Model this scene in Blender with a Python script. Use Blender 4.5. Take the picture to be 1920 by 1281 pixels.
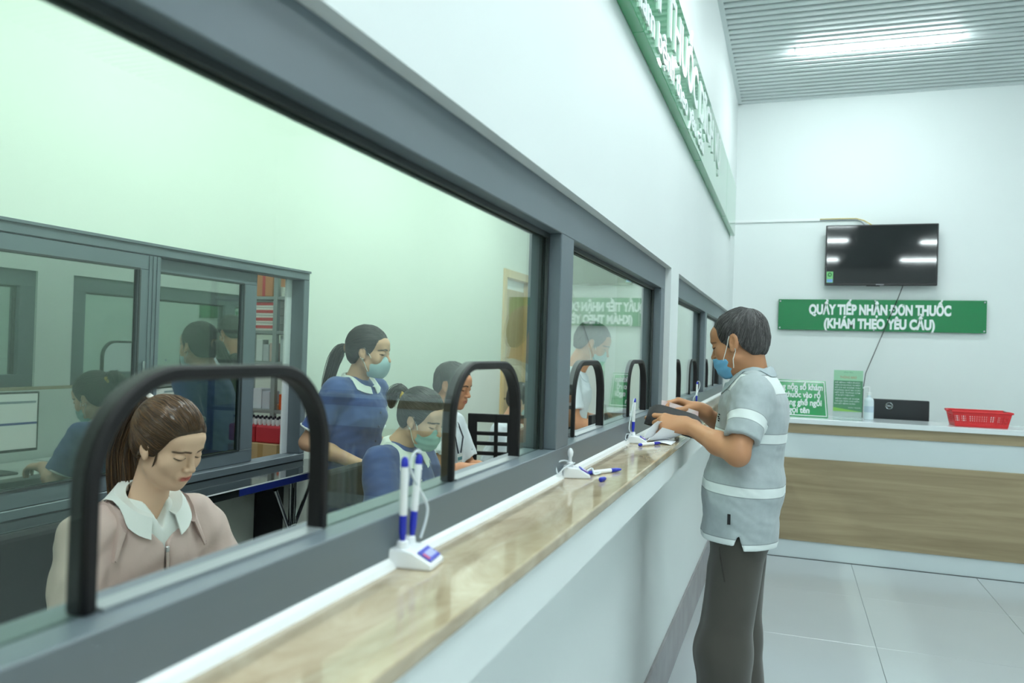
import bpy, bmesh, math, random
import numpy as np
from mathutils import Matrix, Vector
random.seed(7); np.random.seed(7)
SC = bpy.context.scene
for _o in list(bpy.data.objects): bpy.data.objects.remove(_o)
COL = SC.collection
PI = math.pi

# ---------------------------------------------------------------- camera
FPX, YAW, PITCH, ROLL, CAMH = 1471.3, 0.33978, 0.00976, 0.03126, 1.46
def cam_axes():
    cy, sy = math.cos(YAW), math.sin(YAW)
    f = np.array([-sy*math.cos(PITCH), cy*math.cos(PITCH), math.sin(PITCH)])
    r = np.array([cy, sy, 0.0]); u = np.cross(r, f)
    c, s = math.cos(ROLL), math.sin(ROLL)
    return c*r+s*u, -s*r+c*u, f
_r, _u, _f = cam_axes()
cam_d = bpy.data.cameras.new('camera'); cam = bpy.data.objects.new('camera', cam_d); COL.objects.link(cam)
cam.matrix_world = Matrix(((_r[0], _u[0], -_f[0], 0), (_r[1], _u[1], -_f[1], 0), (_r[2], _u[2], -_f[2], CAMH), (0, 0, 0, 1)))
cam_d.sensor_width = 36.0; cam_d.lens = 36.0*FPX/1920.0
cam_d.clip_start = 0.05; cam_d.clip_end = 60
cam_d.dof.use_dof = True; cam_d.dof.focus_distance = 2.75; cam_d.dof.aperture_fstop = 4.0
SC.camera = cam

# ---------------------------------------------------------------- world, exposure
W = bpy.data.worlds.new('world'); SC.world = W; W.use_nodes = True
W.node_tree.nodes['Background'].inputs[0].default_value = (0.85, 0.95, 1.0, 1)
W.node_tree.nodes['Background'].inputs[1].default_value = 0.15
SC.view_settings.view_transform = 'Standard'; SC.view_settings.look = 'None'
SC.view_settings.gamma = 1.0; SC.view_settings.use_curve_mapping = False
SC.view_settings.exposure = 0.32
try:
    SC.cycles.max_bounces = 7; SC.cycles.diffuse_bounces = 4; SC.cycles.glossy_bounces = 3; SC.cycles.transparent_max_bounces = 12
    SC.cycles.adaptive_threshold = 0.06; SC.cycles.caustics_reflective = False; SC.cycles.caustics_refractive = False
except Exception: pass
LOBBY_W, OFFICE_W, STORE_W = 52.0, 30.0, 28.0       # watts per linear ceiling fixture
LAMP_COL = (0.90, 0.985, 1.0)

# ---------------------------------------------------------------- materials
_M = {}
def lin(c):
    return tuple(((v/255.0)/12.92 if v/255.0 <= 0.04045 else ((v/255.0+0.055)/1.055)**2.4) for v in c)
def mat(name, rgb, rough=0.5, metal=0.0, spec=0.5, var=0.0, scale=8.0, bump=0.0, bscale=60.0, emit=0.0, coat=0.0, sheen=0.0, sss=0.0, stretch=(1,1,1), col2=None, detail=4.0):
    """principled material; rgb given in sRGB 0..255; var mixes a noise-driven second tone"""
    if name in _M: return _M[name]
    m = bpy.data.materials.new(name); m.use_nodes = True
    nt = m.node_tree; b = nt.nodes['Principled BSDF']
    c = lin(rgb)
    b.inputs['Base Color'].default_value = (*c, 1)
    b.inputs['Roughness'].default_value = rough; b.inputs['Metallic'].default_value = metal
    b.inputs['Specular IOR Level'].default_value = spec
    b.inputs['Coat Weight'].default_value = coat; b.inputs['Coat Roughness'].default_value = 0.05
    b.inputs['Sheen Weight'].default_value = sheen
    if sss:
        b.inputs['Subsurface Weight'].default_value = sss
        b.inputs['Subsurface Radius'].default_value = (0.012, 0.005, 0.003); b.inputs['Subsurface Scale'].default_value = 1.0
    if emit:
        b.inputs['Emission Color'].default_value = (*c, 1); b.inputs['Emission Strength'].default_value = emit
    if var or col2 or bump:
        tc = nt.nodes.new('ShaderNodeTexCoord'); mp = nt.nodes.new('ShaderNodeMapping')
        mp.inputs['Scale'].default_value = stretch
        nt.links.new(tc.outputs['Object'], mp.inputs['Vector'])
    if var or col2:
        n = nt.nodes.new('ShaderNodeTexNoise'); n.inputs['Scale'].default_value = scale; n.inputs['Detail'].default_value = detail
        nt.links.new(mp.outputs['Vector'], n.inputs['Vector'])
        cr = nt.nodes.new('ShaderNodeValToRGB')
        c2 = lin(col2) if col2 else tuple(max(0, v*(1-var)) for v in c)
        cr.color_ramp.elements[0].position = 0.35; cr.color_ramp.elements[1].position = 0.65
        cr.color_ramp.elements[0].color = (*c2, 1); cr.color_ramp.elements[1].color = (*c, 1)
        nt.links.new(n.outputs['Fac'], cr.inputs['Fac']); nt.links.new(cr.outputs['Color'], b.inputs['Base Color'])
    if bump:
        n2 = nt.nodes.new('ShaderNodeTexNoise'); n2.inputs['Scale'].default_value = bscale; n2.inputs['Detail'].default_value = 3
        nt.links.new(mp.outputs['Vector'], n2.inputs['Vector'])
        bp = nt.nodes.new('ShaderNodeBump'); bp.inputs['Strength'].default_value = bump; bp.inputs['Distance'].default_value = 0.004
        nt.links.new(n2.outputs['Fac'], bp.inputs['Height']); nt.links.new(bp.outputs['Normal'], b.inputs['Normal'])
    _M[name] = m; return m
def glass_mat(name, tint, refl=1.0, ior=1.5, floor=0.0):
    """see-through sheet: tinted transparency plus fresnel mirror (floor = least mirror share, for reflective film)"""
    if name in _M: return _M[name]
    m = bpy.data.materials.new(name); m.use_nodes = True; nt = m.node_tree
    nt.nodes.remove(nt.nodes['Principled BSDF']); out = nt.nodes['Material Output']
    tr = nt.nodes.new('ShaderNodeBsdfTransparent'); tr.inputs[0].default_value = (*tint, 1)
    gl = nt.nodes.new('ShaderNodeBsdfGlossy'); gl.inputs['Roughness'].default_value = 0.0; gl.inputs[0].default_value = (refl, refl, refl, 1)
    lw = nt.nodes.new('ShaderNodeLayerWeight'); lw.inputs[0].default_value = 0.5       # facing = 1-cos, same on both sides of the sheet
    pw = nt.nodes.new('ShaderNodeMath'); pw.operation = 'POWER'; pw.inputs[1].default_value = 5.0; nt.links.new(lw.outputs['Facing'], pw.inputs[0])
    f0 = max(((ior-1)/(ior+1))**2, floor)
    ma = nt.nodes.new('ShaderNodeMath'); ma.operation = 'MULTIPLY_ADD'; ma.inputs[1].default_value = 1-f0; ma.inputs[2].default_value = f0
    nt.links.new(pw.outputs[0], ma.inputs[0]); src = ma.outputs[0]
    mx = nt.nodes.new('ShaderNodeMixShader')
    nt.links.new(src, mx.inputs[0]); nt.links.new(tr.outputs[0], mx.inputs[1]); nt.links.new(gl.outputs[0], mx.inputs[2])
    nt.links.new(mx.outputs[0], out.inputs['Surface'])
    _M[name] = m; return m

# ---------------------------------------------------------------- mesh helpers
def add_obj(name, me, m=None, parent=None):
    o = bpy.data.objects.new(name, me); COL.objects.link(o)
    if me is not None and m is not None and len(me.materials) == 0: me.materials.append(m)
    if parent is not None: o.parent = parent
    return o
def tag(o, label=None, cat=None, group=None, kind=None):
    if label: o['label'] = label
    if cat: o['category'] = cat
    if group: o['group'] = group
    if kind: o['kind'] = kind
    return o
def thing(name, loc=(0, 0, 0), rz=0.0, label=None, cat=None, group=None, kind=None):
    o = bpy.data.objects.new(name, None); COL.objects.link(o)
    o.location = loc; o.rotation_euler = (0, 0, rz); o.empty_display_size = 0.1
    return tag(o, label, cat, group, kind)
def copy_tree(o, parent=None):
    c = o.copy(); COL.objects.link(c)
    if parent is not None: c.parent = parent
    for ch in list(o.children): copy_tree(ch, c)
    return c
class MB:
    def __init__(s): s.v = []; s.f = []
    def add(s, vs, fs):
        b = len(s.v); s.v += [tuple(map(float, p)) for p in vs]; s.f += [tuple(b+i for i in f) for f in fs]; return s
    def box(s, x0, x1, y0, y1, z0, z1):
        x0, x1 = min(x0, x1), max(x0, x1); y0, y1 = min(y0, y1), max(y0, y1); z0, z1 = min(z0, z1), max(z0, z1)
        return s.add([(x0,y0,z0),(x1,y0,z0),(x1,y1,z0),(x0,y1,z0),(x0,y0,z1),(x1,y0,z1),(x1,y1,z1),(x0,y1,z1)],
                     [(0,3,2,1),(4,5,6,7),(0,1,5,4),(1,2,6,5),(2,3,7,6),(3,0,4,7)])
    def prism(s, pts, axis, a, b):
        """extrude a ccw 2-D outline along axis from a to b; axis 'x': pts (y,z), 'y': pts (x,z), 'z': pts (x,y)"""
        def P(p, t): return {'x': (t, p[0], p[1]), 'y': (p[0], t, p[1]), 'z': (p[0], p[1], t)}[axis]
        n = len(pts)
        vs = [P(p, a) for p in pts]+[P(p, b) for p in pts]
        fs = [tuple(range(n))[::-1], tuple(range(n, 2*n))]+[(i, (i+1) % n, n+(i+1) % n, n+i) for i in range(n)]
        return s.add(vs, fs)
    def tube(s, pts, r, seg=8, cap=True, closed=False):
        pts = [np.array(p, float) for p in pts]; n = len(pts)
        rs = r if hasattr(r, '__len__') else [r]*n
        ref = None; rings = []
        for i in range(n):
            if closed: t = pts[(i+1) % n]-pts[i-1]
            else: t = pts[min(i+1, n-1)]-pts[max(i-1, 0)]
            t = t/(np.linalg.norm(t)+1e-12)
            if ref is None:
                a = np.array([0, 0, 1.]) if abs(t[2]) < .9 else np.array([1., 0, 0]); ref = np.cross(t, a)
            ref = ref-t*np.dot(ref, t); ref /= np.linalg.norm(ref)+1e-12
            bn = np.cross(t, ref)
            rings.append([pts[i]+rs[i]*(math.cos(2*PI*k/seg)*ref+math.sin(2*PI*k/seg)*bn) for k in range(seg)])
        vs = [p for rg in rings for p in rg]; fs = []
        m = n if closed else n-1
        for i in range(m):
            j = (i+1) % n
            for k in range(seg): fs.append((i*seg+k, i*seg+(k+1) % seg, j*seg+(k+1) % seg, j*seg+k))
        if cap and not closed: fs += [tuple(range(seg))[::-1], tuple((n-1)*seg+k for k in range(seg))]
        return s.add(vs, fs)
    def lathe(s, prof, seg=24, c=(0, 0)):
        """prof: list of (radius, z), bottom to top"""
        n = len(prof); vs = [(c[0]+r*math.cos(2*PI*k/seg), c[1]+r*math.sin(2*PI*k/seg), z) for r, z in prof for k in range(seg)]
        fs = [(i*seg+k, i*seg+(k+1) % seg, (i+1)*seg+(k+1) % seg, (i+1)*seg+k) for i in range(n-1) for k in range(seg)]
        fs += [tuple(range(seg))[::-1], tuple((n-1)*seg+k for k in range(seg))]
        return s.add(vs, fs)
    def grid(s, P, closed_u=False):
        """P[i][j] points"""
        nu, nv = len(P), len(P[0]); vs = [p for row in P for p in row]; fs = []
        for i in range(nu if closed_u else nu-1):
            for j in range(nv-1):
                a = (i+1) % nu; fs.append((i*nv+j, a*nv+j, a*nv+j+1, i*nv+j+1))
        return s.add(vs, fs)
    def xf(s, M4):
        M4 = Matrix(M4); s.v = [tuple(M4 @ Vector(p)) for p in s.v]; return s
    def mesh(s, name, smooth=False, bevel=0.0, bseg=1):
        me = bpy.data.meshes.new(name); me.from_pydata(s.v, [], s.f); me.update()
        if bevel:
            bm = bmesh.new(); bm.from_mesh(me)
            bmesh.ops.remove_doubles(bm, verts=bm.verts, dist=1e-6)
            es = [e for e in bm.edges if len(e.link_faces) == 2 and e.calc_face_angle(0) > 0.5]
            bmesh.ops.bevel(bm, geom=es, offset=bevel, segments=bseg, affect='EDGES', profile=0.5, clamp_overlap=True)
            bm.to_mesh(me); bm.free()
        if smooth:
            me.polygons.foreach_set('use_smooth', [True]*len(me.polygons))
            if smooth != 2:
                try: me.set_sharp_from_angle(angle=math.radians(38))
                except Exception: pass
        return me
    def build(s, name, m, parent=None, smooth=False, bevel=0.0, bseg=1):
        return add_obj(name, s.mesh(name, smooth, bevel, bseg), m, parent)
def solid_strip(mb, A, B, t):
    pass
def arc(cx, cy, r, a0, a1, n):
    return [(cx+r*math.cos(a0+(a1-a0)*i/n), cy+r*math.sin(a0+(a1-a0)*i/n)) for i in range(n+1)]
def text_mesh(txt, size, depth, bold=0.0, sx=1.0, align='CENTER', spacing=1.0, line=1.0, shear=0.0):
    cu = bpy.data.curves.new('lettering', 'FONT'); cu.body = txt; cu.size = size; cu.extrude = depth; cu.offset = bold
    cu.align_x = align; cu.align_y = 'CENTER'; cu.space_character = spacing; cu.space_line = line; cu.resolution_u = 4; cu.shear = shear
    o = bpy.data.objects.new('lettering', cu); COL.objects.link(o)
    dg = bpy.context.evaluated_depsgraph_get(); dg.update()
    me = bpy.data.meshes.new_from_object(o.evaluated_get(dg)); me.name = 'lettering'
    bpy.data.objects.remove(o); bpy.data.curves.remove(cu)
    if sx != 1.0: me.transform(Matrix.Diagonal((sx, 1, 1, 1)))
    return me
def place_text(txt, size, m, parent, M4, depth=0.0015, bold=0.0, sx=1.0, width=None, name='lettering', **k):
    me = text_mesh(txt, size, depth, bold, sx, **k)
    if width:
        xs = [v.co.x for v in me.vertices]; w = max(xs)-min(xs); me.transform(Matrix.Diagonal((width/w, 1, 1, 1)))
    me.transform(Matrix(M4)); me.materials.append(m)
    return add_obj(name, me, None, parent)
def split_letters(o, name='letter'):
    """one object per character of a lettering mesh (accents stay with their letter)"""
    me = o.data; n = len(me.vertices); par = list(range(n))
    def find(a):
        while par[a] != a: par[a] = par[par[a]]; a = par[a]
        return a
    for e in me.edges: par[find(e.vertices[0])] = find(e.vertices[1])
    co = np.array([v.co[:] for v in me.vertices]); ax = int(np.argmax(np.ptp(co, axis=0))); isl = {}
    for i in range(n): isl.setdefault(find(i), []).append(i)
    rng = sorted(((co[v, ax].min(), co[v, ax].max(), v) for v in isl.values()), key=lambda t: t[0]-t[1])
    groups = []
    for a, b, v in rng:
        for g in groups:
            if min(b, g[1])-max(a, g[0]) > .45*(b-a): g[2].extend(v); break
        else: groups.append([a, b, list(v)])
    groups.sort(key=lambda g: g[0]); res = []
    for g in groups:
        ids = {v: k for k, v in enumerate(g[2])}; m2 = bpy.data.meshes.new(name)
        m2.from_pydata([tuple(co[v]) for v in g[2]], [], [[ids[v] for v in p.vertices] for p in me.polygons if p.vertices[0] in ids])
        for mm in me.materials: m2.materials.append(mm)
        res.append(add_obj(name, m2, None, o.parent))
    bpy.data.objects.remove(o); return res
# text planes: facing the lobby from the left wall (+x), and facing the camera from the back wall (-y)
def on_left(x, y, z): return Matrix(((0, 0, 1, x), (1, 0, 0, y), (0, 1, 0, z), (0, 0, 0, 1)))
def on_back(x, y, z): return Matrix(((1, 0, 0, x), (0, 0, -1, y), (0, 1, 0, z), (0, 0, 0, 1)))
# ---------------------------------------------------------------- implicit-surface modelling (bodies, hair, cloth)
F32 = np.float32
def A3(p): return np.asarray(p, F32)
def unit(v): v = np.asarray(v, float); return v/(np.linalg.norm(v)+1e-12)
def cap(a, b, ra, rb=None, k=.02, sc=None, op='u'): return ('c', A3(a), A3(b), ra, ra if rb is None else rb, k, op, None if sc is None else A3(sc))
def ell(c, r, k=.02, op='u', R=None): return ('e', A3(c), A3(r if hasattr(r, '__len__') else (r, r, r)), None if R is None else np.asarray(R, F32), None, k, op, None)
def fun(f, k=.0, op='u'): return ('f', f, None, None, None, k, op, None)
def smin(a, b, k):
    if k <= 0: return np.minimum(a, b)
    h = np.clip(.5+.5*(b-a)/k, 0, 1); return b*(1-h)+a*h-k*h*(1-h)
def smax(a, b, k): return -smin(-a, -b, k)
def ev1(pr, P):
    t = pr[0]
    if t == 'c':
        a, b, ra, rb, sc = pr[1], pr[2], pr[3], pr[4], pr[7]
        if sc is not None: P = (P-a)*sc+a; b = (b-a)*sc+a
        ba = b-a; pa = P-a; h = np.clip((pa@ba)/(ba@ba+1e-12), 0, 1)
        q = pa-h[:, None]*ba
        return np.sqrt((q*q).sum(1))-(ra+(rb-ra)*h)
    if t == 'e':
        q = P-pr[1]
        if pr[3] is not None: q = q@pr[3]
        r = pr[2]; u = q/r; k0 = np.sqrt((u*u).sum(1)); v = u/r; k1 = np.sqrt((v*v).sum(1))+1e-9
        return k0*(k0-1)/k1
    return pr[1](P)
def ev(prims, P):
    d = None
    for pr in prims:
        di = ev1(pr, P).astype(F32); k, op = pr[5], pr[6]
        if d is None: d = di
        elif op == 'u': d = smin(d, di, k)
        elif op == 's': d = smax(d, -di, k)
        else: d = smax(d, di, k)
    return d
def polygonize(fn, lo, hi, h, chunk=400000):
    """surface nets on a narrow band"""
    lo = np.array(lo, float)-2*h; hi = np.array(hi, float)+2*h
    n = np.ceil((hi-lo)/h).astype(int)+1; n = ((n+3)//4)*4+1
    def pts(idx): return (lo+idx*h).astype(F32)
    def run(P):
        return np.concatenate([fn(P[i:i+chunk]) for i in range(0, len(P), chunk)]) if len(P) else np.zeros(0, F32)
    c = (n-1)//4
    ci = np.stack(np.meshgrid(*[np.arange(m) for m in c], indexing='ij'), -1).reshape(-1, 3)
    dc = run(pts(ci*4+2))
    V = np.repeat(np.repeat(np.repeat(dc.reshape(c), 4, 0), 4, 1), 4, 2)
    V = np.pad(V, ((0, 1), (0, 1), (0, 1)), mode='edge').astype(F32)
    near = (np.abs(dc) < 4*h*1.9).reshape(c)
    msk = np.repeat(np.repeat(np.repeat(near, 4, 0), 4, 1), 4, 2)
    msk = np.pad(msk, ((0, 1), (0, 1), (0, 1)), mode='edge')
    m2 = msk.copy(); m2[1:] |= msk[:-1]; m2[:, 1:] |= msk[:, :-1]; m2[:, :, 1:] |= msk[:, :, :-1]
    fi = np.argwhere(m2); V[m2] = run(pts(fi))
    S = V < 0
    cs = [S[i:S.shape[0]-1+i, j:S.shape[1]-1+j, k:S.shape[2]-1+k] for i in (0, 1) for j in (0, 1) for k in (0, 1)]
    cnt = sum(x.astype(np.int8) for x in cs); act = (cnt > 0) & (cnt < 8)
    ids = np.argwhere(act); vid = -np.ones(act.shape, np.int64); vid[act] = np.arange(len(ids))
    corners = np.array([(i, j, k) for i in (0, 1) for j in (0, 1) for k in (0, 1)])
    vals = np.stack([V[ids[:, 0]+o[0], ids[:, 1]+o[1], ids[:, 2]+o[2]] for o in corners], 1)
    acc = np.zeros((len(ids), 3)); num = np.zeros(len(ids))
    for a in range(8):
        for b in range(a+1, 8):
            if np.abs(corners[a]-corners[b]).sum() != 1: continue
            va, vb = vals[:, a], vals[:, b]; x = (va < 0) != (vb < 0)
            t = np.where(x, va/np.where(x, va-vb, 1), 0)
            acc += np.where(x[:, None], corners[a]+t[:, None]*(corners[b]-corners[a]), 0); num += x
    verts = lo+(ids+acc/np.maximum(num, 1)[:, None])*h
    quads = []
    for ax in range(3):
        sl = [slice(None)]*3; sl2 = [slice(None)]*3; sl[ax] = slice(0, -1); sl2[ax] = slice(1, None)
        s0, s1 = S[tuple(sl)], S[tuple(sl2)]; e = np.argwhere(s0 != s1)
        u, w = (ax+1) % 3, (ax+2) % 3
        ok = (e[:, u] > 0) & (e[:, w] > 0) & (e[:, u] < act.shape[u]) & (e[:, w] < act.shape[w]); e = e[ok]
        if not len(e): continue
        def cell(du, dw):
            q = e.copy(); q[:, u] += du; q[:, w] += dw; return vid[q[:, 0], q[:, 1], q[:, 2]]
        q = np.stack([cell(-1, -1), cell(0, -1), cell(0, 0), cell(-1, 0)], 1)
        inside = s0[e[:, 0], e[:, 1], e[:, 2]]
        q[~inside] = q[~inside][:, ::-1]; q = q[(q >= 0).all(1)]; quads.append(q)
    return verts, np.concatenate(quads) if quads else np.zeros((0, 4), int)
def join_parts(parts):
    vs, fs, b = [], [], 0
    for v, f in parts: vs.append(v); fs.append(f+b); b += len(v)
    return np.concatenate(vs), np.concatenate(fs)
def quad_mesh(name, V, Q, attrs=None):
    me = bpy.data.meshes.new(name)
    me.vertices.add(len(V)); me.vertices.foreach_set('co', np.asarray(V, np.float32).ravel())
    me.loops.add(len(Q)*4); me.loops.foreach_set('vertex_index', np.asarray(Q, np.int32).ravel())
    me.polygons.add(len(Q)); me.polygons.foreach_set('loop_start', np.arange(0, len(Q)*4, 4, dtype=np.int32))
    me.polygons.foreach_set('loop_total', np.full(len(Q), 4, np.int32))
    me.polygons.foreach_set('use_smooth', np.ones(len(Q), bool))
    me.update(calc_edges=True)
    for k, a in (attrs or {}).items():
        at = me.attributes.new(k, 'FLOAT', 'POINT'); at.data.foreach_set('value', np.asarray(a, np.float32))
    return me
def grad(fn, P, e=.002):
    P = np.asarray(P, F32); g = np.stack([fn(P+A3(v)*e)-fn(P-A3(v)*e) for v in np.eye(3)], 1)
    return g/(np.linalg.norm(g, axis=1, keepdims=True)+1e-9)
def project(fn, P, off=0.0, it=4):
    P = np.asarray(P, F32).copy()
    for _ in range(it): P -= grad(fn, P)*(fn(P)-off)[:, None]
    return P
_rng = np.random.RandomState(3)
def folds(P, amp, freq, seed=0, stretch=(1, 1, 1)):
    r = np.random.RandomState(seed); d = np.zeros(len(P), F32); Q = P*A3(stretch)
    for o in range(5):
        k = r.randn(3)*freq*(1+.45*o); w = r.randn(3)*freq*.7
        d += (amp/(1+.5*o)*np.sin(Q@A3(k)+r.rand()*6+1.3*np.sin(Q@A3(w)+r.rand()*6))).astype(F32)
    return d
def sstep(a, b, x): t = np.clip((x-a)/(b-a), 0, 1); return t*t*(3-2*t)
def seg_d(P, a, b):
    a = A3(a); b = A3(b); ba = b-a; pa = P-a; h = np.clip((pa@ba)/(ba@ba+1e-12), 0, 1); return np.linalg.norm(pa-h[:, None]*ba, axis=1), h

# ---------------------------------------------------------------- attribute-driven materials
def attr_mix_mat(name, base, layers, rough=.5, sss=0.0, sheen=0.0, bump=0.0, bscale=200, spec=.4, stretch=(1, 1, 1), var=0.0, vscale=12, bandlines=None):
    """base sRGB; layers: list of (attribute, sRGB) mixed over the base by attribute value"""
    if name in _M: return _M[name]
    m = mat(name, base, rough, spec=spec, sss=sss, sheen=sheen, bump=bump, bscale=bscale, stretch=stretch, var=var, scale=vscale)
    nt = m.node_tree; b = nt.nodes['Principled BSDF']
    if b.inputs['Base Color'].is_linked: src = b.inputs['Base Color'].links[0].from_socket
    else:
        rgb = nt.nodes.new('ShaderNodeRGB'); rgb.outputs[0].default_value = (*lin(base), 1); src = rgb.outputs[0]
    for at, c in layers:
        an = nt.nodes.new('ShaderNodeAttribute'); an.attribute_name = at
        mx = nt.nodes.new('ShaderNodeMix'); mx.data_type = 'RGBA'; mx.clamp_factor = True
        nt.links.new(an.outputs['Fac'], mx.inputs['Factor']); nt.links.new(src, mx.inputs['A']); mx.inputs['B'].default_value = (*lin(c), 1)
        src = mx.outputs['Result']
    for at, c, half in (bandlines or []):        # signed-distance attribute: inside -> colour, thin dark line at the border
        an = nt.nodes.new('ShaderNodeAttribute'); an.attribute_name = at
        lt = nt.nodes.new('ShaderNodeMapRange'); lt.inputs['From Min'].default_value = .0006; lt.inputs['From Max'].default_value = -.0006
        nt.links.new(an.outputs['Fac'], lt.inputs['Value'])
        mx = nt.nodes.new('ShaderNodeMix'); mx.data_type = 'RGBA'; nt.links.new(lt.outputs[0], mx.inputs['Factor']); nt.links.new(src, mx.inputs['A']); mx.inputs['B'].default_value = (*lin(c), 1)
        ab = nt.nodes.new('ShaderNodeMath'); ab.operation = 'ABSOLUTE'; nt.links.new(an.outputs['Fac'], ab.inputs[0])
        l2 = nt.nodes.new('ShaderNodeMapRange'); l2.inputs['From Min'].default_value = half; l2.inputs['From Max'].default_value = half*.3; l2.inputs['To Max'].default_value = .75
        nt.links.new(ab.outputs[0], l2.inputs['Value'])
        m3 = nt.nodes.new('ShaderNodeMix'); m3.data_type = 'RGBA'; nt.links.new(l2.outputs[0], m3.inputs['Factor']); nt.links.new(mx.outputs['Result'], m3.inputs['A']); m3.inputs['B'].default_value = (*lin((112, 120, 122)), 1)
        src = m3.outputs['Result']
    nt.links.new(src, b.inputs['Base Color'])
    return m
def hair_mat(name, c1, c2, rough=.42):
    if name in _M: return _M[name]
    m = mat(name, c1, rough, spec=.5); nt = m.node_tree; b = nt.nodes['Principled BSDF']
    an = nt.nodes.new('ShaderNodeAttribute'); an.attribute_name = 'tone'
    mx = nt.nodes.new('ShaderNodeMix'); mx.data_type = 'RGBA'; nt.links.new(an.outputs['Fac'], mx.inputs['Factor'])
    mx.inputs['A'].default_value = (*lin(c1), 1); mx.inputs['B'].default_value = (*lin(c2), 1)
    nt.links.new(mx.outputs['Result'], b.inputs['Base Color'])
    return m

# ---------------------------------------------------------------- anatomy
def rot(yaw=0, pitch=0, roll=0):
    """head axes as columns (right, forward, up); yaw left +, pitch down +, roll to the right +, degrees"""
    y, p, r = map(math.radians, (yaw, pitch, roll))
    Rz = np.array([[math.cos(y), -math.sin(y), 0], [math.sin(y), math.cos(y), 0], [0, 0, 1]])
    Rx = np.array([[1, 0, 0], [0, math.cos(p), math.sin(p)], [0, -math.sin(p), math.cos(p)]])
    Ry = np.array([[math.cos(r), 0, math.sin(r)], [0, 1, 0], [-math.sin(r), 0, math.cos(r)]])
    return Rz@Rx@Ry
def head_prims(fem=False, w=1.0, nose=1.0, jaw=1.0):
    L = [ell((0, -.014, .034), (.073*w, .091, .082)),
         ell((0, .026, -.024), (.061*w, .063, .074), k=.03),
         ell((0, .034, -.070), (.046*w*jaw, .045, .037), k=.035),
         ell((0, .068, -.097), (.017*jaw, .016, .015), k=.03),
         ell((0, .060, .045), (.052*w, .034, .034), k=.03)]
    for s in (-1, 1):
        L += [ell((s*.041*w, .058, -.026), (.021, .021, .022), k=.025),
              cap((s*.054*w, .008, -.06), (s*.030*w, .052, -.092), .013*jaw, .011*jaw, k=.03)]
    L += [cap((-.030, .0835, .0185), (.030, .0835, .0185), .008 if not fem else .006, k=.022)]
    for s in (-1, 1): L += [ell((s*.031, .101, .004), (.017, .014, .011), k=.016, op='s')]
    for s in (-1, 1): L += [ell((s*.031, .0785, .002), (.0145, .0125, .0115), k=.004)]
    L += [cap((0, .086, .010), (0, .1045*nose+.0, -.028), .0065, .0095, k=.012),
          ell((0, .1055, -.0305), (.0105, .0095, .0085), k=.006),
          ell((.0125, .0965, -.034), (.0075, .009, .0065), k=.006), ell((-.0125, .0965, -.034), (.0075, .009, .0065), k=.006)]
    L += [ell((0, .083, -.060), (.027, .013, .017), k=.014),
          cap((-.017, .0905, -.0595), (.017, .0905, -.0595), .0030, k=.006), cap((-.006, .0945, -.0575), (.006, .0945, -.0575), .0034, k=.005),
          cap((-.013, .0915, -.0675), (.013, .0915, -.0675), .0048, k=.005),
          cap((-.021, .0945, -.0632), (.021, .0945, -.0632), .0012, k=.003, op='s')]
    for s in (-1, 1):
        E = rot(0, -12, 0)
        L += [ell((s*.0745*w, -.006, -.002), (.0085, .0185, .031), k=.008, R=E),
              ell((s*.0850*w, -.001, .003), (.0085, .0115, .020), k=.003, op='s', R=E),
              ell((s*.0830*w, .004, -.004), (.007, .006, .007), k=.003, op='s'),
              ell((s*.0765*w, .006, -.026), (.006, .009, .010), k=.006)]
    return L
def grp(prims, c, R, scale=1.0, k=.02, op='u'):
    c = A3(c); R = np.asarray(R, F32)
    return fun(lambda P: ev(prims, ((P-c)@R)/F32(scale))*F32(scale), k, op)
def face_attrs(V, c, R, scale, lipstick=1.0, brow=1.0, w=1.0, fem=False):
    Q = ((np.asarray(V, F32)-A3(c))@np.asarray(R, F32))/scale
    lips = np.exp(-((Q[:, 0]/.0215)**6+((Q[:, 2]+.0632-.05*Q[:, 0]**2/.02)/.0072)**6))*(Q[:, 1] > .065)*lipstick
    b = np.zeros(len(Q)); lash = np.zeros(len(Q))
    for s in (-1, 1):
        Q2 = Q.copy(); Q2[:, 1] = 0
        d1, _ = seg_d(Q2, (s*.013, 0, .0200), (s*.032, 0, .0238)); d2, _ = seg_d(Q2, (s*.032, 0, .0238), (s*.050, 0, .0160))
        b = np.maximum(b, 1-sstep(.0016, .0046, np.minimum(d1, d2)))
        e1, _ = seg_d(Q2, (s*.017, 0, -.0010), (s*.031, 0, -.0050)); e2, _ = seg_d(Q2, (s*.031, 0, -.0050), (s*.047, 0, -.0015))
        lash = np.maximum(lash, 1-sstep(.0008, .0030, np.minimum(e1, e2)))
    front = (Q[:, 1] > .05)
    return {'lip': lips, 'brow': b*front*brow, 'lash': lash*front}
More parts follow.
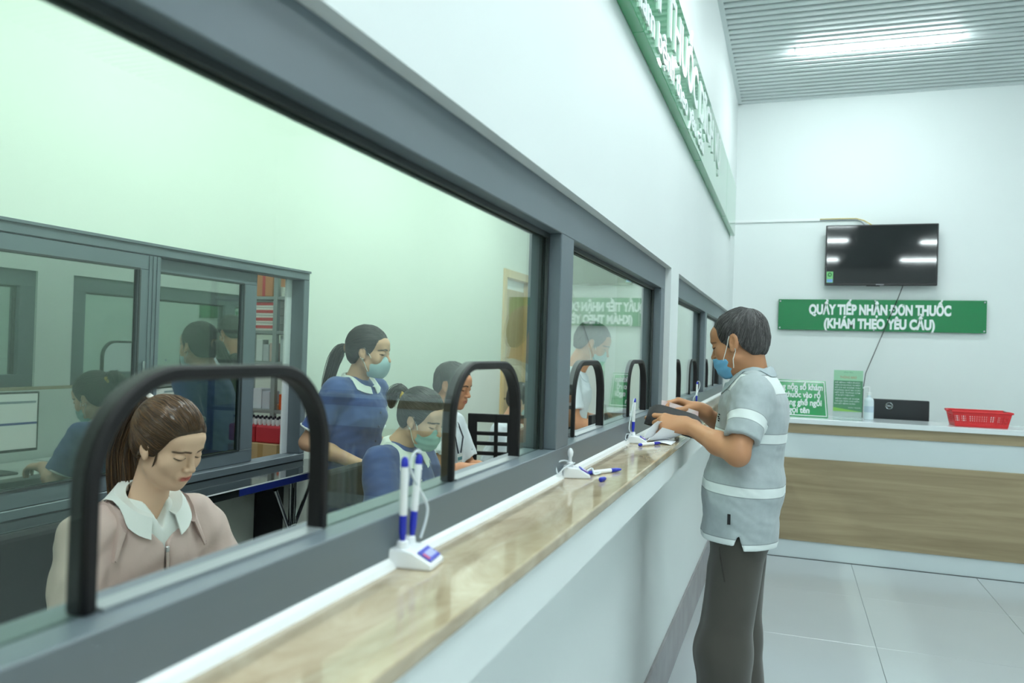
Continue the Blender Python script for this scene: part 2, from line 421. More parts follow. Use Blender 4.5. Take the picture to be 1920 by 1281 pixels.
def hand(wrist, d, n, s, curl, thumb, sc=1.0, spread=.06):
    """wrist point, finger direction d, palm normal n, thumb-side s; curl: 4 x (a,b,c) degrees; thumb: 3 direction triples in (d,s,n)"""
    w = np.array(wrist, float); d = unit(d); n = unit(np.array(n)-d*np.dot(n, d)); s = unit(np.array(s)-d*np.dot(s, d)-n*np.dot(s, n))
    L = []
    info = [(.026, .088, (.041, .024, .019), .0092), (.0085, .091, (.045, .028, .020), .0095), (-.0095, .087, (.041, .026, .019), .0090), (-.0265, .079, (.033, .020, .017), .0080)]
    L.append(cap(w-d*.02, w+d*.02, .023*sc, .022*sc, k=.02, sc=None))
    tips = []
    for i, (off, pl, ls, r) in enumerate(info):
        kn = w+(d*pl+s*off-n*(.004 if i in (1, 2) else 0))*sc
        L.append(cap(w+(d*.012+s*off*.55)*sc, kn, .0135*sc, r*1.18*sc, k=.014*sc))
        a = 0; p = kn; fan = s*off*spread/.026
        for j in range(3):
            a += math.radians(curl[i][j]); dr = unit(d*math.cos(a)+n*math.sin(a)+fan)
            q = p+dr*ls[j]*sc; L.append(cap(p, q, r*(1-.07*j)*sc, r*(1-.07*(j+1))*sc, k=.004*sc)); p = q
        tips.append(p)
    p = w+(d*.018+s*.020+n*.006)*sc; rs = (.0165, .0122, .0108, .0092)
    for j, (l, t) in enumerate(zip((.046, .034, .027), thumb)):
        q = p+unit(d*t[0]+s*t[1]+n*t[2])*l*sc; L.append(cap(p, q, rs[j]*sc, rs[j+1]*sc, k=(.016 if j == 0 else .006)*sc)); p = q
    tips.append(p)
    return L, tips
def bounds(prims_pts, pad):
    P = np.array(prims_pts); return P.min(0)-pad, P.max(0)+pad
def strands(fn, seeds, flow, steps, step, r, off, rng, jitter=.3, lift=0.0):
    """thin tapered tubes that follow a flow field over the surface fn"""
    P = project(fn, seeds, off, 3); path = [P.copy()]; J = rng.randn(len(P), 3).astype(F32)*jitter
    for i in range(steps):
        g = grad(fn, P); f = flow(P, i/steps)+J*.25; f = f-g*(f*g).sum(1)[:, None]*(1-lift); f /= np.linalg.norm(f, axis=1, keepdims=True)+1e-9
        P = P+f*step; P = project(fn, P, off, 1); path.append(P.copy())
    return np.stack(path, 1)       # (n, steps+1, 3)
def tubes_mesh(paths, r, rng, seg=4, tone=None, flat=1.0):
    n, m, _ = paths.shape
    T = np.gradient(paths, axis=1); T /= np.linalg.norm(T, axis=2, keepdims=True)+1e-9
    ref = rng.randn(n, 1, 3); ref = np.repeat(ref, m, 1); B = np.cross(T, ref); B /= np.linalg.norm(B, axis=2, keepdims=True)+1e-9
    Nn = np.cross(T, B); tt = np.linspace(0, 1, m); rad = (np.minimum(1, tt*6+.35)*np.minimum(1, (1-tt)*3+.15))[None, :, None]*(r*(.6+.8*rng.rand(n)))[:, None, None]
    V = np.stack([paths+rad*(math.cos(2*PI*k/seg)*B+math.sin(2*PI*k/seg)*Nn) for k in range(seg)], 2).reshape(-1, 3)
    base = (np.arange(n)[:, None, None]*m+np.arange(m-1)[None, :, None])*seg; k = np.arange(seg)[None, None, :]; k2 = (k+1) % seg
    Q = np.stack([base+k, base+k2, base+seg+k2, base+seg+k], -1).reshape(-1, 4)
    tn = rng.rand(n) if tone is None else tone
    return V, Q, np.repeat(tn, m*seg)
# ---------------------------------------------------------------- people
SKIN = {}
def skin_mat(name, base, lip=(176, 92, 84), brow=(52, 42, 38)):
    return attr_mix_mat(name, base, [('lip', lip), ('brow', brow), ('lash', (48, 36, 32))], rough=.5, sss=.0, spec=.35, bump=.05, bscale=220)
def clipcap(a, b, ra, rb, k=.03, sc=None, wall=.016):
    """sleeve: round cone with a flat open end at b"""
    a = np.array(a, float); b = np.array(b, float); u = unit(b-a); e = b+u*.05; re = rb+(rb-ra)*.05/np.linalg.norm(b-a)
    c = cap(a, e, ra, re, sc=sc); bb = A3(b); uu = A3(u)
    ic = cap(b-u*.03, b+u*.08, rb-wall, rb-wall)
    return fun(lambda P: np.maximum(np.maximum(ev1(c, P), (P-bb)@uu), -ev1(ic, P)), k)
def solidify_grid(name, P, m, parent, t=.0025, closed=False, smooth=True):
    mb = MB().grid(P, closed); me = mb.mesh(name)
    bm = bmesh.new(); bm.from_mesh(me); bmesh.ops.recalc_face_normals(bm, faces=bm.faces)
    bmesh.ops.solidify(bm, geom=bm.faces[:], thickness=t); bmesh.ops.recalc_face_normals(bm, faces=bm.faces)
    bm.to_mesh(me); bm.free()
    me.polygons.foreach_set('use_smooth', [True]*len(me.polygons))
    try: me.set_sharp_from_angle(angle=math.radians(50))
    except Exception: pass
    return add_obj(name, me, m, parent)
class Head:
    def __init__(s, c, R, scale=1.0, fem=False, w=1.0, nose=1.0, jaw=1.0):
        s.c = np.array(c, float); s.R = np.asarray(R, float); s.k = scale; s.fem = fem; s.w = w
        s.prims = head_prims(fem, w, nose, jaw)
    def out(s, P): return (np.asarray(P, float)*s.k)@s.R.T+s.c
    def local(s, P): return ((np.asarray(P, float)-s.c)@s.R)/s.k
def build_body(root, hd, neck, arms, core, skin, hh=.0028, ah=.0035, ch=.011, lipstick=.8, brow=1.0, lo_cut=None):
    """one mesh: head and neck, arms with hands, trunk and legs"""
    parts = []
    L = [grp(hd.prims, hd.c, hd.R, hd.k), cap(hd.out((0, -.022, -.045)), neck, .056*hd.k if not hd.fem else .047*hd.k, .062*hd.k if not hd.fem else .055*hd.k, k=.028)]
    bs = [hd.out((x, y, z)) for x in (-.095, .095) for y in (-.115, .12) for z in (-.125, .125)]+[np.array(neck)+v for v in ((.08, .08, 0), (-.08, -.08, -.05))]
    V, Q = polygonize(lambda P: ev(L, P), *bounds(bs, .0), hh); at = face_attrs(V, hd.c, hd.R, hd.k, lipstick, brow, hd.w, hd.fem)
    nh = len(V); parts.append((V, Q))
    for (sh, el, wr, hp, r0) in arms:
        L2 = [cap(sh, el, .043*r0, .036*r0), cap(el, np.array(el)*.62+np.array(wr)*.38, .036*r0, .037*r0, k=.02), cap(np.array(el)*.62+np.array(wr)*.38, wr, .037*r0, .024*r0, k=.02)]+hp
        pts = [sh, el, wr]+[p[1] for p in hp if p[0] == 'c']+[p[2] for p in hp if p[0] == 'c']
        parts.append(polygonize(lambda P: ev(L2, P), *bounds(pts, .06), ah))
    if core:
        pts = [p[1] for p in core]+[p[2] for p in core if p[0] == 'c']
        parts.append(polygonize(lambda P: ev(core, P), *bounds(pts, .2), ch))
    V, Q = join_parts(parts); z = np.zeros(len(V))
    A = {}
    for k, a in at.items(): b = z.copy(); b[:nh] = a; A[k] = b
    return add_obj('body', quad_mesh('body', V, Q, A), skin, root)
def sdf_part(name, prims, lo, hi, h, m, root, attrs=None, xf=None):
    fn = prims if callable(prims) else (lambda P: ev(prims, P))
    V, Q = polygonize(fn, lo, hi, h)
    A = attrs(V) if attrs else None
    if xf is not None: V = xf(V)
    return add_obj(name, quad_mesh(name, V, Q, A), m, root)
def hair_cap_fn(line, thick, w=1.0, back=0.0, extra=(), amp=.0012, seed=1):
    ys, zs = np.array(line)[::-1].T
    pr = [ell((0, -.014-back*.5, .034+thick*.2), (.073*w+thick*.75, .091+thick+back*.5, .082+thick)), ell((0, -.030, -.02), (.066*w+thick*.5, .066+thick, .060), k=.03)]+list(extra)
    def fn(P):
        d = ev(pr, P)+folds(P, amp, 90, seed, (1, 1, .4))
        cut = (np.interp(P[:, 1], ys, zs).astype(F32)-P[:, 2])*.7
        return smax(d, cut, .006)
    return fn
def make_hair(root, hd, fn, mt, flow, n, steps=10, step=.008, r=.0016, seed=5, lo=(-.1, -.14, -.11), hi=(.1, .11, .15), h=.0038, jit=.3, keep=None, name='hair', off=.0006):
    V, Q = polygonize(fn, lo, hi, h); rng = np.random.RandomState(seed)
    tone = np.clip(.25+.12*rng.randn(len(V)), 0, 1)*0+.18
    sd = V[rng.choice(len(V), n)]
    if keep is not None: sd = sd[keep(sd)]
    paths = strands(fn, sd, flow, steps, step, r, off, rng, jit)
    V2, Q2, t2 = tubes_mesh(paths, r, rng, tone=rng.rand(len(sd))**1.6)
    Va, Qa = join_parts([(V, Q), (V2, Q2)])
    return add_obj(name, quad_mesh(name, hd.out(Va), Qa, {'tone': np.concatenate([tone, t2])}), mt, root)
def lock_bundle(ctrl, radii, n, rng, jit=.35, seg=4, m=18, r=.0022, wave=.004):
    """bundle of strands along a control polyline; returns tube paths"""
    C = np.array(ctrl, float); t = np.linspace(0, len(C)-1, m)
    def cr(t):
        i = int(min(t, len(C)-1.0001)); u = t-i; p = [C[max(0, min(len(C)-1, i+k))] for k in (-1, 0, 1, 2)]
        return .5*((2*p[1])+(-p[0]+p[2])*u+(2*p[0]-5*p[1]+4*p[2]-p[3])*u*u+(-p[0]+3*p[1]-3*p[2]+p[3])*u**3)
    S = np.array([cr(x) for x in t]); T = np.gradient(S, axis=0); T /= np.linalg.norm(T, axis=1, keepdims=True)
    B = np.cross(T, np.array([.3, .5, .1])); B /= np.linalg.norm(B, axis=1, keepdims=True); N = np.cross(T, B)
    rr = np.interp(t, np.arange(len(C)), radii)
    out = []
    for i in range(n):
        a = rng.rand()*2*PI; q = math.sqrt(rng.rand()); ph = rng.rand()*6
        w = wave*np.sin(np.linspace(0, 5, m)+ph)
        out.append(S+B*(rr*q*math.cos(a)+w*.6)[:, None]+N*(rr*q*math.sin(a)+w)[:, None])
    return np.array(out), S, rr
def ponytail(root, mt, ctrl, radii, n, seed=2, name='ponytail', r=.0022, wave=.004):
    rng = np.random.RandomState(seed)
    paths, S, rr = lock_bundle(ctrl, radii, n, rng, r=r, wave=wave)
    V2, Q2, t2 = tubes_mesh(paths, r, rng, tone=rng.rand(n)**1.6)
    pr = [cap(S[i], S[i+1], max(.002, rr[i]*.82), max(.002, rr[i+1]*.82), k=.004) for i in range(len(S)-1)]
    V, Q = polygonize(lambda P: ev(pr, P), *bounds(S, max(radii)), .005)
    Va, Qa = join_parts([(V, Q), (V2, Q2)])
    return add_obj(name, quad_mesh(name, Va, Qa, {'tone': np.concatenate([np.full(len(V), .15), t2])}), mt, root)
def make_mask(root, hd, mt, strap, top=-.022, side=.018, bottom=-.116, pleat=True, duck=0.0, h=.0028, puff=0.0, slope=.0):
    w = hd.w
    pr = [ell((0, .036, -.062), (.063*w, .062+puff, .060)), ell((0, .074+duck*.5, -.050), (.034, .033+duck+puff, .042), k=.03), ell((0, .060, -.09), (.034, .034, .030), k=.03)]
    def fn(P):
        d = ev(pr, P)
        if pleat: d = d+(.0011*np.sin(P[:, 2]*210+1.5*np.sin(P[:, 0]*30))+folds(P, .0006, 60, 9)).astype(F32)
        ax = np.abs(P[:, 0])
        tp = P[:, 2]-(top+.010*np.exp(-(ax/.02)**2)-.10*np.maximum(0, ax-.03)*.6)
        return smax(smax(smax(d, tp, .003), (side-slope*np.clip(top-P[:, 2], 0, .1)+.10*np.maximum(0, -.07-P[:, 2]))-P[:, 1], .003), bottom-P[:, 2], .004)
    m = sdf_part('face_mask', fn, (-.075, .0, -.125), (.075, .15+duck, .02), h, mt, root, xf=hd.out)
    fnh = lambda P: ev(hd.prims, P)
    for s in (-1, 1):
        for (a, b) in (((s*.058*w, side+.006, top-.012), (s*.0775*w, .004, .022)), ((s*.054*w, side-slope*.06+.008, bottom+.034), (s*.0765*w, -.006, -.024))):
            pts = np.linspace(a, b, 8).astype(F32); dd = fnh(pts); pj = project(fnh, pts, .0022, 3); pts = np.where((dd < .0022)[:, None], pj, pts)
            MB().tube(hd.out(pts), .0016, 6).build('ear_loop', strap, m, smooth=True)
    return m
def collar(root, name, m, fnshirt, c, axes, rx, ry, rise, fall, gap, point=.0, back=.02, th=.003, n=40, off=.004, stand=.018, lift=0.0):
    """fold-down collar: axes = (right, forward, up) columns; gap = half opening angle at the front"""
    c = np.array(c, float); R = np.asarray(axes, float); P = []
    for i in range(n+1):
        a = gap+(2*PI-2*gap)*i/n; fr = math.cos(a); sd = math.sin(a)
        f = (1-fr)/2
        base = np.array([rx*sd, ry*fr, -rise*(1-f)])
        top = base+np.array([0, 0, stand+back*f])
        endp = max(0, 1-min(i, n-i)/(n*.16))
        dirn = unit((sd*1.0, fr*1.0+.35*endp, 0)); w = fall+point*endp
        mid = top+dirn*w*.30+np.array([0, 0, -w*.18])
        low = top+dirn*w*.62+np.array([0, 0, -w*.85-lift])
        row = [base, top-np.array([0, 0, .001]), top+dirn*.004, mid, low]
        P.append([R@np.array(q)+c for q in row])
    P = np.array(P); P[:, 4] = project(fnshirt, P[:, 4], off, 6)
    ins = fnshirt(P[:, 3].astype(F32)) < off+.004; P[:, 3] = np.where(ins[:, None], project(fnshirt, P[:, 3], off+.004, 6), P[:, 3])
    P = P.tolist()
    return solidify_grid(name, P, m, root, th)
def shoe(root, ankle, yaw, m, name='shoe'):
    a = np.array(ankle, float); c, s = math.cos(yaw), math.sin(yaw); f = np.array([-s, c, 0.])
    b = np.array([a[0], a[1], 0.]); pr = [cap(b-f*.05+(0, 0, .045), b+f*.13+(0, 0, .035), .042, .036), cap(b-f*.03+(0, 0, .05), a+(0, 0, .02), .045, .045, k=.03), fun(lambda P: .004-P[:, 2], .004, 'i')]
    return sdf_part(name, pr, b-.2+(0, 0, .2), b+.22, .006, m, root)
CURL_REST = [(25, 30, 20), (28, 34, 22), (30, 36, 24), (32, 38, 26)]
THUMB_REST = [(.75, .6, .35), (.9, .25, .35), (.95, .05, .3)]
M_MASK_B = mat('mask_blue', (118, 188, 230), .75, bump=.1, bscale=300)
M_MASK_L = mat('mask_pale_blue', (176, 206, 212), .75, bump=.1, bscale=300)
M_MASK_G = mat('mask_teal', (156, 202, 198), .75, bump=.1, bscale=300)
M_STRAP = mat('mask_strap', (236, 236, 228), .7)

def make_customer():
    root = thing('person', (-.14, 2.85, 0), PI/2, 'man in grey white-striped polo shirt and blue mask at the counter, holding a black wallet', 'person')
    sk = skin_mat('skin_tan', (186, 134, 98), brow=(60, 54, 50))
    hd = Head((0, .026, 1.508), rot(-15, 16, 0), .955, w=1.02)
    Ls, Le, Lw = (-.166, -.03, 1.325), (-.268, .005, 1.15), (-.105, .178, 1.214)
    Rs, Re, Rw = (.166, -.02, 1.325), (.25, .01, 1.13), (.045, .155, 1.262)
    lh, lt = hand(Lw, (.16, .95, .08), (.75, -.1, -.66), (.45, -.1, .89), [(14, 18, 12), (40, 48, 30), (48, 55, 35), (52, 58, 35)], [(.95, .35, .35), (1, .0, .25), (1, -.1, .1)], 1.05)
    lh2 = lh
    rh, rt = hand(Rw, (-.18, .88, .22), (-.55, .1, -.83), (-.75, .25, .5), [(35, 48, 30), (45, 50, 30), (50, 55, 32), (52, 55, 34)], [(.8, .3, .55), (.9, .0, .5), (.9, -.1, .45)], .98)
    legL = [(-.085, .0, .86), (-.095, .035, .46), (-.10, .02, .07)]; legR = [(.085, -.005, .86), (.095, .015, .46), (.10, -.035, .07)]
    core = [cap((0, -.01, .92), (0, -.015, 1.26), .105, .105, sc=(.72, 1, 1)), cap(Ls, Rs, .05, k=.05)]
    for lg in (legL, legR): core += [cap(lg[0], lg[1], .075, .052, k=.03), cap(lg[1], lg[2], .052, .036, k=.03)]
    build_body(root, hd, (0, -.022, 1.375), [(Ls, Le, Lw, lh2, 1.0), (Rs, Re, Rw, rh, 1.0)], core, sk, hh=.0026, ah=.003, lipstick=.5, brow=.55)
    # hair: short, greying
    hm = hair_mat('hair_grey', (40, 38, 38), (104, 102, 101), .5)
    line = [(.13, .086), (.085, .080), (.066, .060), (.052, .034), (.040, -.002), (.030, -.022), (.016, -.024), (.010, .014), (.0, .030), (-.016, .024), (-.028, -.026), (-.05, -.058), (-.075, -.066), (-.14, -.068)]
    hf = hair_cap_fn(line, .0075, 1.02, .004, seed=4, amp=.0009)
    cr = A3((.0, -.06, .10))
    make_hair(root, hd, hf, hm, lambda P, t: unitrows(P-cr)+A3((0, .25, -.25)), 3200, 9, .0065, .00085, h=.0034, jit=.5)
    make_mask(root, hd, M_MASK_B, M_STRAP, top=-.042, side=.046, bottom=-.120, slope=.5)
    # polo shirt
    sleeveL = np.array(Ls)+(np.array(Le)-np.array(Ls))*.74; sleeveR = np.array(Rs)+(np.array(Re)-np.array(Rs))*.74
    body = [cap((0, .004, .80), (0, -.004, 1.02), .126, .126, sc=(.66, 1, 1)), cap((0, -.004, 1.02), (0, -.026, 1.27), .126, .116, sc=(.66, 1, 1), k=.04),
            cap((-.078, .008, .82), (-.070, .0, 1.02), .113, k=.04), cap((.078, .008, .82), (.070, .0, 1.02), .113, k=.04),
            ell((0, .030, .985), (.125, .093, .12), k=.05), cap((-.11, -.030, 1.358), (.11, -.030, 1.358), .056, k=.05), cap((0, -.020, 1.32), (0, -.020, 1.362), .088, .070, k=.04),
            ell((0, -.064, 1.24), (.14, .060, .13), k=.05)]
    sl = [clipcap(Ls, sleeveL, .058, .057, .05), clipcap(Rs, sleeveR, .058, .057, .05)]
    cav = []
    def torso(P): return ev(body, P)
    def fn(P):
        d = ev(body+sl+cav, P)+folds(P, .0016, 16, 3, (1, 1, .7))+folds(P, .0007, 48, 8)
        # diagonal drag folds low on the back and the belly
        d += (.0028*np.sin(46*(P[:, 2]-.5*P[:, 1])+4*P[:, 0])*np.exp(-((P[:, 2]-.93)/.06)**2)).astype(F32)
        hem = .842-.014*sstep(.005, -.005, P[:, 1])+.045*np.maximum(0, 1-np.abs(P[:, 1]+.002)/.016)*(np.abs(P[:, 0]) > .08)
        return smax(d, hem-P[:, 2], .004)
    def att(V):
        P = V.astype(F32); dl, hl = seg_d(P, Ls, Le); dr, hr = seg_d(P, Rs, Re); dt = torso(P)
        onsl = (np.minimum(dl, dr)-.072 < dt-.002) & (np.abs(P[:, 0]) > .15)
        bt = np.full(len(P), 1.0)
        for c, hw in ((1.372, .030), (1.195, .0165), (1.02, .0165)): bt = np.minimum(bt, np.abs(P[:, 2]-.04*P[:, 1]-c)-hw)
        hem = .842-.014*sstep(.005, -.005, P[:, 1]); bt = np.minimum(bt, P[:, 2]-hem-.022)
        hh = np.where(dl < dr, hl, hr); bs = np.abs(hh-.43)-.085
        w = np.where(onsl, bs*.225, bt)
        return {'band': w}
    sm = attr_mix_mat('polo_grey', (172, 182, 184), [], rough=.85, sheen=.2, bump=.12, bscale=500, var=.06, vscale=60, bandlines=[('band', (226, 234, 232), .0022)])
    shirt = sdf_part('polo_shirt', fn, (-.42, -.2, .80), (.42, .2, 1.45), .0052, sm, root, attrs=att)
    cm = mat('collar_grey', (168, 180, 184), .85, bump=.15, bscale=500)
    collar(shirt, 'collar', cm, fn, (0, -.018, 1.385), rot(0, 16, 0), .062, .068, .008, .042, .30, .012, back=.012, stand=.014)
    blk = mat('black_cloth', (30, 30, 32), .8)
    p = project(fn, np.array([(-.19, .028, .93)]), .001)[0]
    MB().box(p[0]-.002, p[0]+.002, p[1]-.005, p[1]+.005, p[2]-.017, p[2]+.017).build('side_label', blk, shirt)
    p = project(fn, np.array([(-.10, .11, 1.25)]), .0005)[0]; g = grad(fn, np.array([p], F32))[0]
    mb = MB()
    for i, (dx, dz) in enumerate(((0, .012), (.006, .004), (-.004, -.002), (.004, -.010))):
        q = p+np.array([dx*.8, 0, dz]); q = project(fn, np.array([q]), .0008)[0]; mb.tube([q+(-.005, .002, .002), q+(.005, -.002, -.002)], .0022, 5)
    mb.build('chest_emblem', blk, shirt)
    # trousers
    def leg(l): return [cap((l[0][0], l[0][1]+.006, .82), (l[1][0], l[1][1]+.004, l[1][2]), .086, .086, k=.02), cap((l[1][0], l[1][1]+.004, l[1][2]), (l[2][0], l[2][1]+.01, .10), .088, .080, k=.04)]
    tl = leg(legL)+leg(legR)+[cap((0, .004, .86), (0, .0, .96), .108, .098, sc=(.68, 1, 1), k=.03)]
    def ft(P):
        d = ev(tl, P)+folds(P, .0022, 12, 21, (1, 1, .35))
        for l in (legL, legR):      # pressed crease at the front of each leg
            yc = np.interp(P[:, 2], [.07, .46, .86], [l[2][1], l[1][1], l[0][1]]).astype(F32)
            d = d-(.008*np.exp(-((P[:, 0]-l[1][0])/.016)**2)*(P[:, 1] > yc)*sstep(.82, .74, P[:, 2])).astype(F32)
        d = smax(d, -(np.abs(P[:, 0])-.0015+np.maximum(0, P[:, 2]-.76)*2).astype(F32), .008)
        d = np.maximum(d, P[:, 2]-.965); return np.maximum(d, .035-P[:, 2])
    tm = mat('trousers_olive', (68, 65, 58), .8, sheen=.25, bump=.1, bscale=600)
    tr = sdf_part('trousers', ft, (-.24, -.16, .03), (.24, .2, .98), .006, tm, root)
    MB().tube([(-.176, .060, .83), (-.180, .056, .80), (-.181, .040, .72)], .0025, 5).build('pocket_seam', mat('trouser_seam', (56, 53, 48), .8), tr)
    for l in (legL, legR): shoe(root, l[2], 0, mat('shoe_black', (34, 32, 32), .4))
    return root, lt, rt, hd
def unitrows(V): return V/(np.linalg.norm(V, axis=1, keepdims=True)+1e-9)

def seated_core(sh_w, pelv, chest, hipw=.16):
    return [cap(pelv, chest, .105, .090, sc=(.76, 1, 1)), cap((-sh_w, chest[1], chest[2]+.13), (sh_w, chest[1], chest[2]+.13), .045, k=.05)]
def legs_seated(pelv, knee_y=.42, foot_y=.40, z=.47, w=.09):
    L = []
    for s in (-1, 1): L += [cap((s*w, pelv[1], pelv[2]-.01), (s*(w+.02), knee_y, z+.02), .075, .055, k=.03), cap((s*(w+.02), knee_y, z+.02), (s*(w+.02), foot_y, .08), .055, .036, k=.03)]
    return L
def trousers_seated(root, pelv, m, knee_y=.42, foot_y=.40, z=.47, w=.09, name='trousers'):
    L = [cap((-.06, pelv[1], pelv[2]-.01), (.06, pelv[1], pelv[2]-.01), .12)]
    for s in (-1, 1): L += [cap((s*w, pelv[1], pelv[2]-.01), (s*(w+.02), knee_y, z+.02), .092, .07, k=.03), cap((s*(w+.02), knee_y, z+.02), (s*(w+.02), foot_y, .06), .07, .058, k=.03)]
    t = sdf_part(name, lambda P: np.maximum(ev(L, P)+folds(P, .002, 14, 5), .03-P[:, 2]), (-.3, pelv[1]-.2, 0), (.3, knee_y+.2, pelv[2]+.2), .010, m, root)
    for s in (-1, 1): shoe(root, (s*(w+.02), foot_y, .07), 0, mat('shoe_black', (34, 32, 32), .4))
    return t
LINE_PULLED = [(.13, .074), (.085, .069), (.070, .056), (.056, .040), (.045, .014), (.034, -.010), (.024, -.024), (.014, .0), (.004, .018), (-.012, .010), (-.024, -.030), (-.045, -.060), (-.07, -.070), (-.14, -.072)]

def make_beige_woman():
    root = thing('person', (-1.63, 1.68, 0), -PI/2-.30, 'woman with brown ponytail in pale pink zip jacket and white collar, sitting behind first hatch', 'person')
    sk = skin_mat('skin_light', (238, 198, 168), lip=(196, 92, 84), brow=(84, 62, 50))
    hd = Head((-.02, .075, 1.215), rot(14, 22, 2), .96, fem=True, w=1.05, jaw=1.04, nose=.985)
    pelv, chest = (0, -.05, .55), (0, .0, .86)
    Ls, Le, Lw = (-.165, .0, .975), (-.235, .10, .76), (-.10, .33, .79)
    Rs, Re, Rw = (.165, .0, .975), (.235, .10, .76), (.10, .33, .79)
    hl, _ = hand(Lw, (.15, .95, -.05), (.1, 0, -1), (1, -.1, 0), CURL_REST, THUMB_REST, .92)
    hr, _ = hand(Rw, (-.15, .95, -.05), (-.1, 0, -1), (-1, -.1, 0), CURL_REST, THUMB_REST, .92)
    build_body(root, hd, (0, .0, 1.03), [(Ls, Le, Lw, hl, .85), (Rs, Re, Rw, hr, .85)], seated_core(.15, pelv, chest)+legs_seated(pelv), sk, hh=.0024, ah=.004, lipstick=.95, brow=.95)
    hm = hair_mat('hair_brown', (48, 35, 26), (132, 96, 62), .30)
    line = [(.13, .078), (.085, .074), (.070, .062), (.058, .046), (.046, .022), (.034, -.004), (.024, -.024), (.010, -.020), (.0, -.010), (-.012, -.012), (-.024, -.032), (-.045, -.060), (-.07, -.070), (-.14, -.072)]
    hf = hair_cap_fn(line, .017, 1.02, .006, seed=2, amp=.0008)
    tie = A3((.0, -.112, .062))
    make_hair(root, hd, hf, hm, lambda P, t: unitrows(tie-P)*1.0+A3((0, -.2, 0)), 4200, 13, .0075, .0006, h=.0034, jit=.12)
    w0 = hd.out((0, -.108, .062)); w1 = hd.out((0, -.140, .050)); bk = -hd.R[:, 1]*np.array([1, 1, 0]); bk = unit(bk)
    ponytail(root, hm, [w0, w1]+[hd.c+bk*a+np.array((0, 0, z)) for a, z in ((.165, -.02), (.162, -.11), (.152, -.20), (.148, -.28))], [.016, .028, .042, .047, .042, .012], 420, r=.0010, wave=.006)
    tm = mat('hair_tie_dark', (46, 34, 34), .7)
    MB().tube([w0+(w1-w0)*.18+np.array([.021*math.cos(a), .004*math.sin(a)*0+.006*math.sin(a), .021*math.sin(a)]) for a in np.linspace(0, 2*PI, 21)[:-1]], .007, 8, closed=True).build('hair_tie', tm, root, smooth=True)
    pm = mat('pearl', (230, 226, 220), .2)
    MB().lathe([(.001, -.011), (.008, -.006), (.011, 0), (.008, .006), (.001, .011)], 12).xf(Matrix.Translation(Vector(w0)+Vector((-.006, -.012, .030)))).build('pearl_hair_pin', pm, root, smooth=True)
    for s in (-1, 1):    # loose wisps in front of the ears
        c = [hd.out((s*.066, .030, .012)), hd.out((s*.070, .034, -.02)), hd.out((s*.066, .028, -.05)), hd.out((s*.062, .022, -.075))]
        ponytail(root, hm, c, [.0022, .002, .0014, .0006], 9, r=.0006, name='hair_wisp', wave=.001)
    # blouse with open collar, under the jacket
    bl = [cap((0, .0, .80), (0, .0, .96), .10, .098, sc=(.74, 1, 1)), cap((0, -.002, .94), (0, .006, 1.018), .085, .060, k=.04), cap((-.10, -.004, .985), (.10, -.004, .985), .045, k=.04)]
    ax = rot(0, 12, 0)
    def fb(P):
        d = ev(bl, P); v = np.stack([P[:, 0]*1.6, (P[:, 2]-.955)], 1)
        cut = np.where(P[:, 1] > .02, np.abs(P[:, 0])-.42*np.maximum(0, P[:, 2]-.985), 1.0)     # V opening
        return smax(d, -cut.astype(F32), .006)
    wm = mat('blouse_white', (236, 240, 236), .8, bump=.06, bscale=300)
    bo = sdf_part('blouse', fb, (-.18, -.13, .75), (.18, .14, 1.12), .0055, wm, root)
    
    rng = np.random.RandomState(4)
    # windbreaker
    cuffL = np.array(Le)+(np.array(Lw)-np.array(Le))*.9; cuffR = np.array(Re)+(np.array(Rw)-np.array(Re))*.9
    jk = [cap((0, -.02, .60), (0, .0, .90), .135, .122, sc=(.70, 1, 1)), cap((-.125, -.004, .985), (.125, -.004, .985), .062, k=.05), cap((0, -.012, .96), (0, -.02, 1.02), .100, .085, k=.04),
          cap(Ls, Le, .066, .062, k=.04), cap(Rs, Re, .066, .062, k=.04), cap(Le, cuffL, .060, .044, k=.03), cap(Re, cuffR, .060, .044, k=.03)]
    def fj(P):
        d = ev(jk, P)+folds(P, .0035, 17, 12)+folds(P, .0016, 40, 31)
        cut = np.where(P[:, 1] > -.01, np.abs(P[:, 0])-.004-.85*np.maximum(0, P[:, 2]-.950), 1.0)
        neck = np.linalg.norm((P-A3((0, .016, 1.06)))*A3((.86, .86, .5)), axis=1)-.072
        zip_ = np.where(P[:, 1] > .05, .004-np.abs(P[:, 0]), -1.0)
        return smax(smax(d, -cut.astype(F32), .006), -neck.astype(F32), .006)
    jm = mat('jacket_pink', (204, 179, 171), .62, sheen=.15, bump=.12, bscale=90)
    jo = sdf_part('jacket', fj, (-.33, -.18, .55), (.33, .36, 1.07), .006, jm, root)
    both = lambda P: np.minimum(ev(jk, P), ev(bl, P))
    collar(jo, 'jacket_collar', jm, both, (0, -.002, 1.012), rot(0, 14, 0), .088, .086, .020, .085, .95, .004, back=.024, stand=.010, th=.006, off=.008)
    collar(bo, 'blouse_collar', wm, both, (0, .008, 1.060), rot(0, 20, 0), .057, .062, .020, .060, .38, .022, back=.012, stand=.014, th=.0035, off=.013)
    zm = mat('zip_metal', (196, 196, 196), .3, metal=.8)
    f = lambda P: ev(jk, P)
    pts = project(f, np.array([(.0, .15, z) for z in np.linspace(.950, .70, 12)]), .001)
    MB().tube(pts, .004, 6).build('zip', mat('zip_tape', (198, 178, 170), .6), jo, smooth=True)
    q = pts[0]; MB().box(q[0]-.005, q[0]+.005, q[1]-.001, q[1]+.007, q[2]-.012, q[2]+.004).build('zip_slider', zm, jo, bevel=.002)
    MB().box(q[0]-.004, q[0]+.004, q[1]+.002, q[1]+.006, q[2]-.036, q[2]-.012).build('zip_pull', zm, jo, bevel=.002)
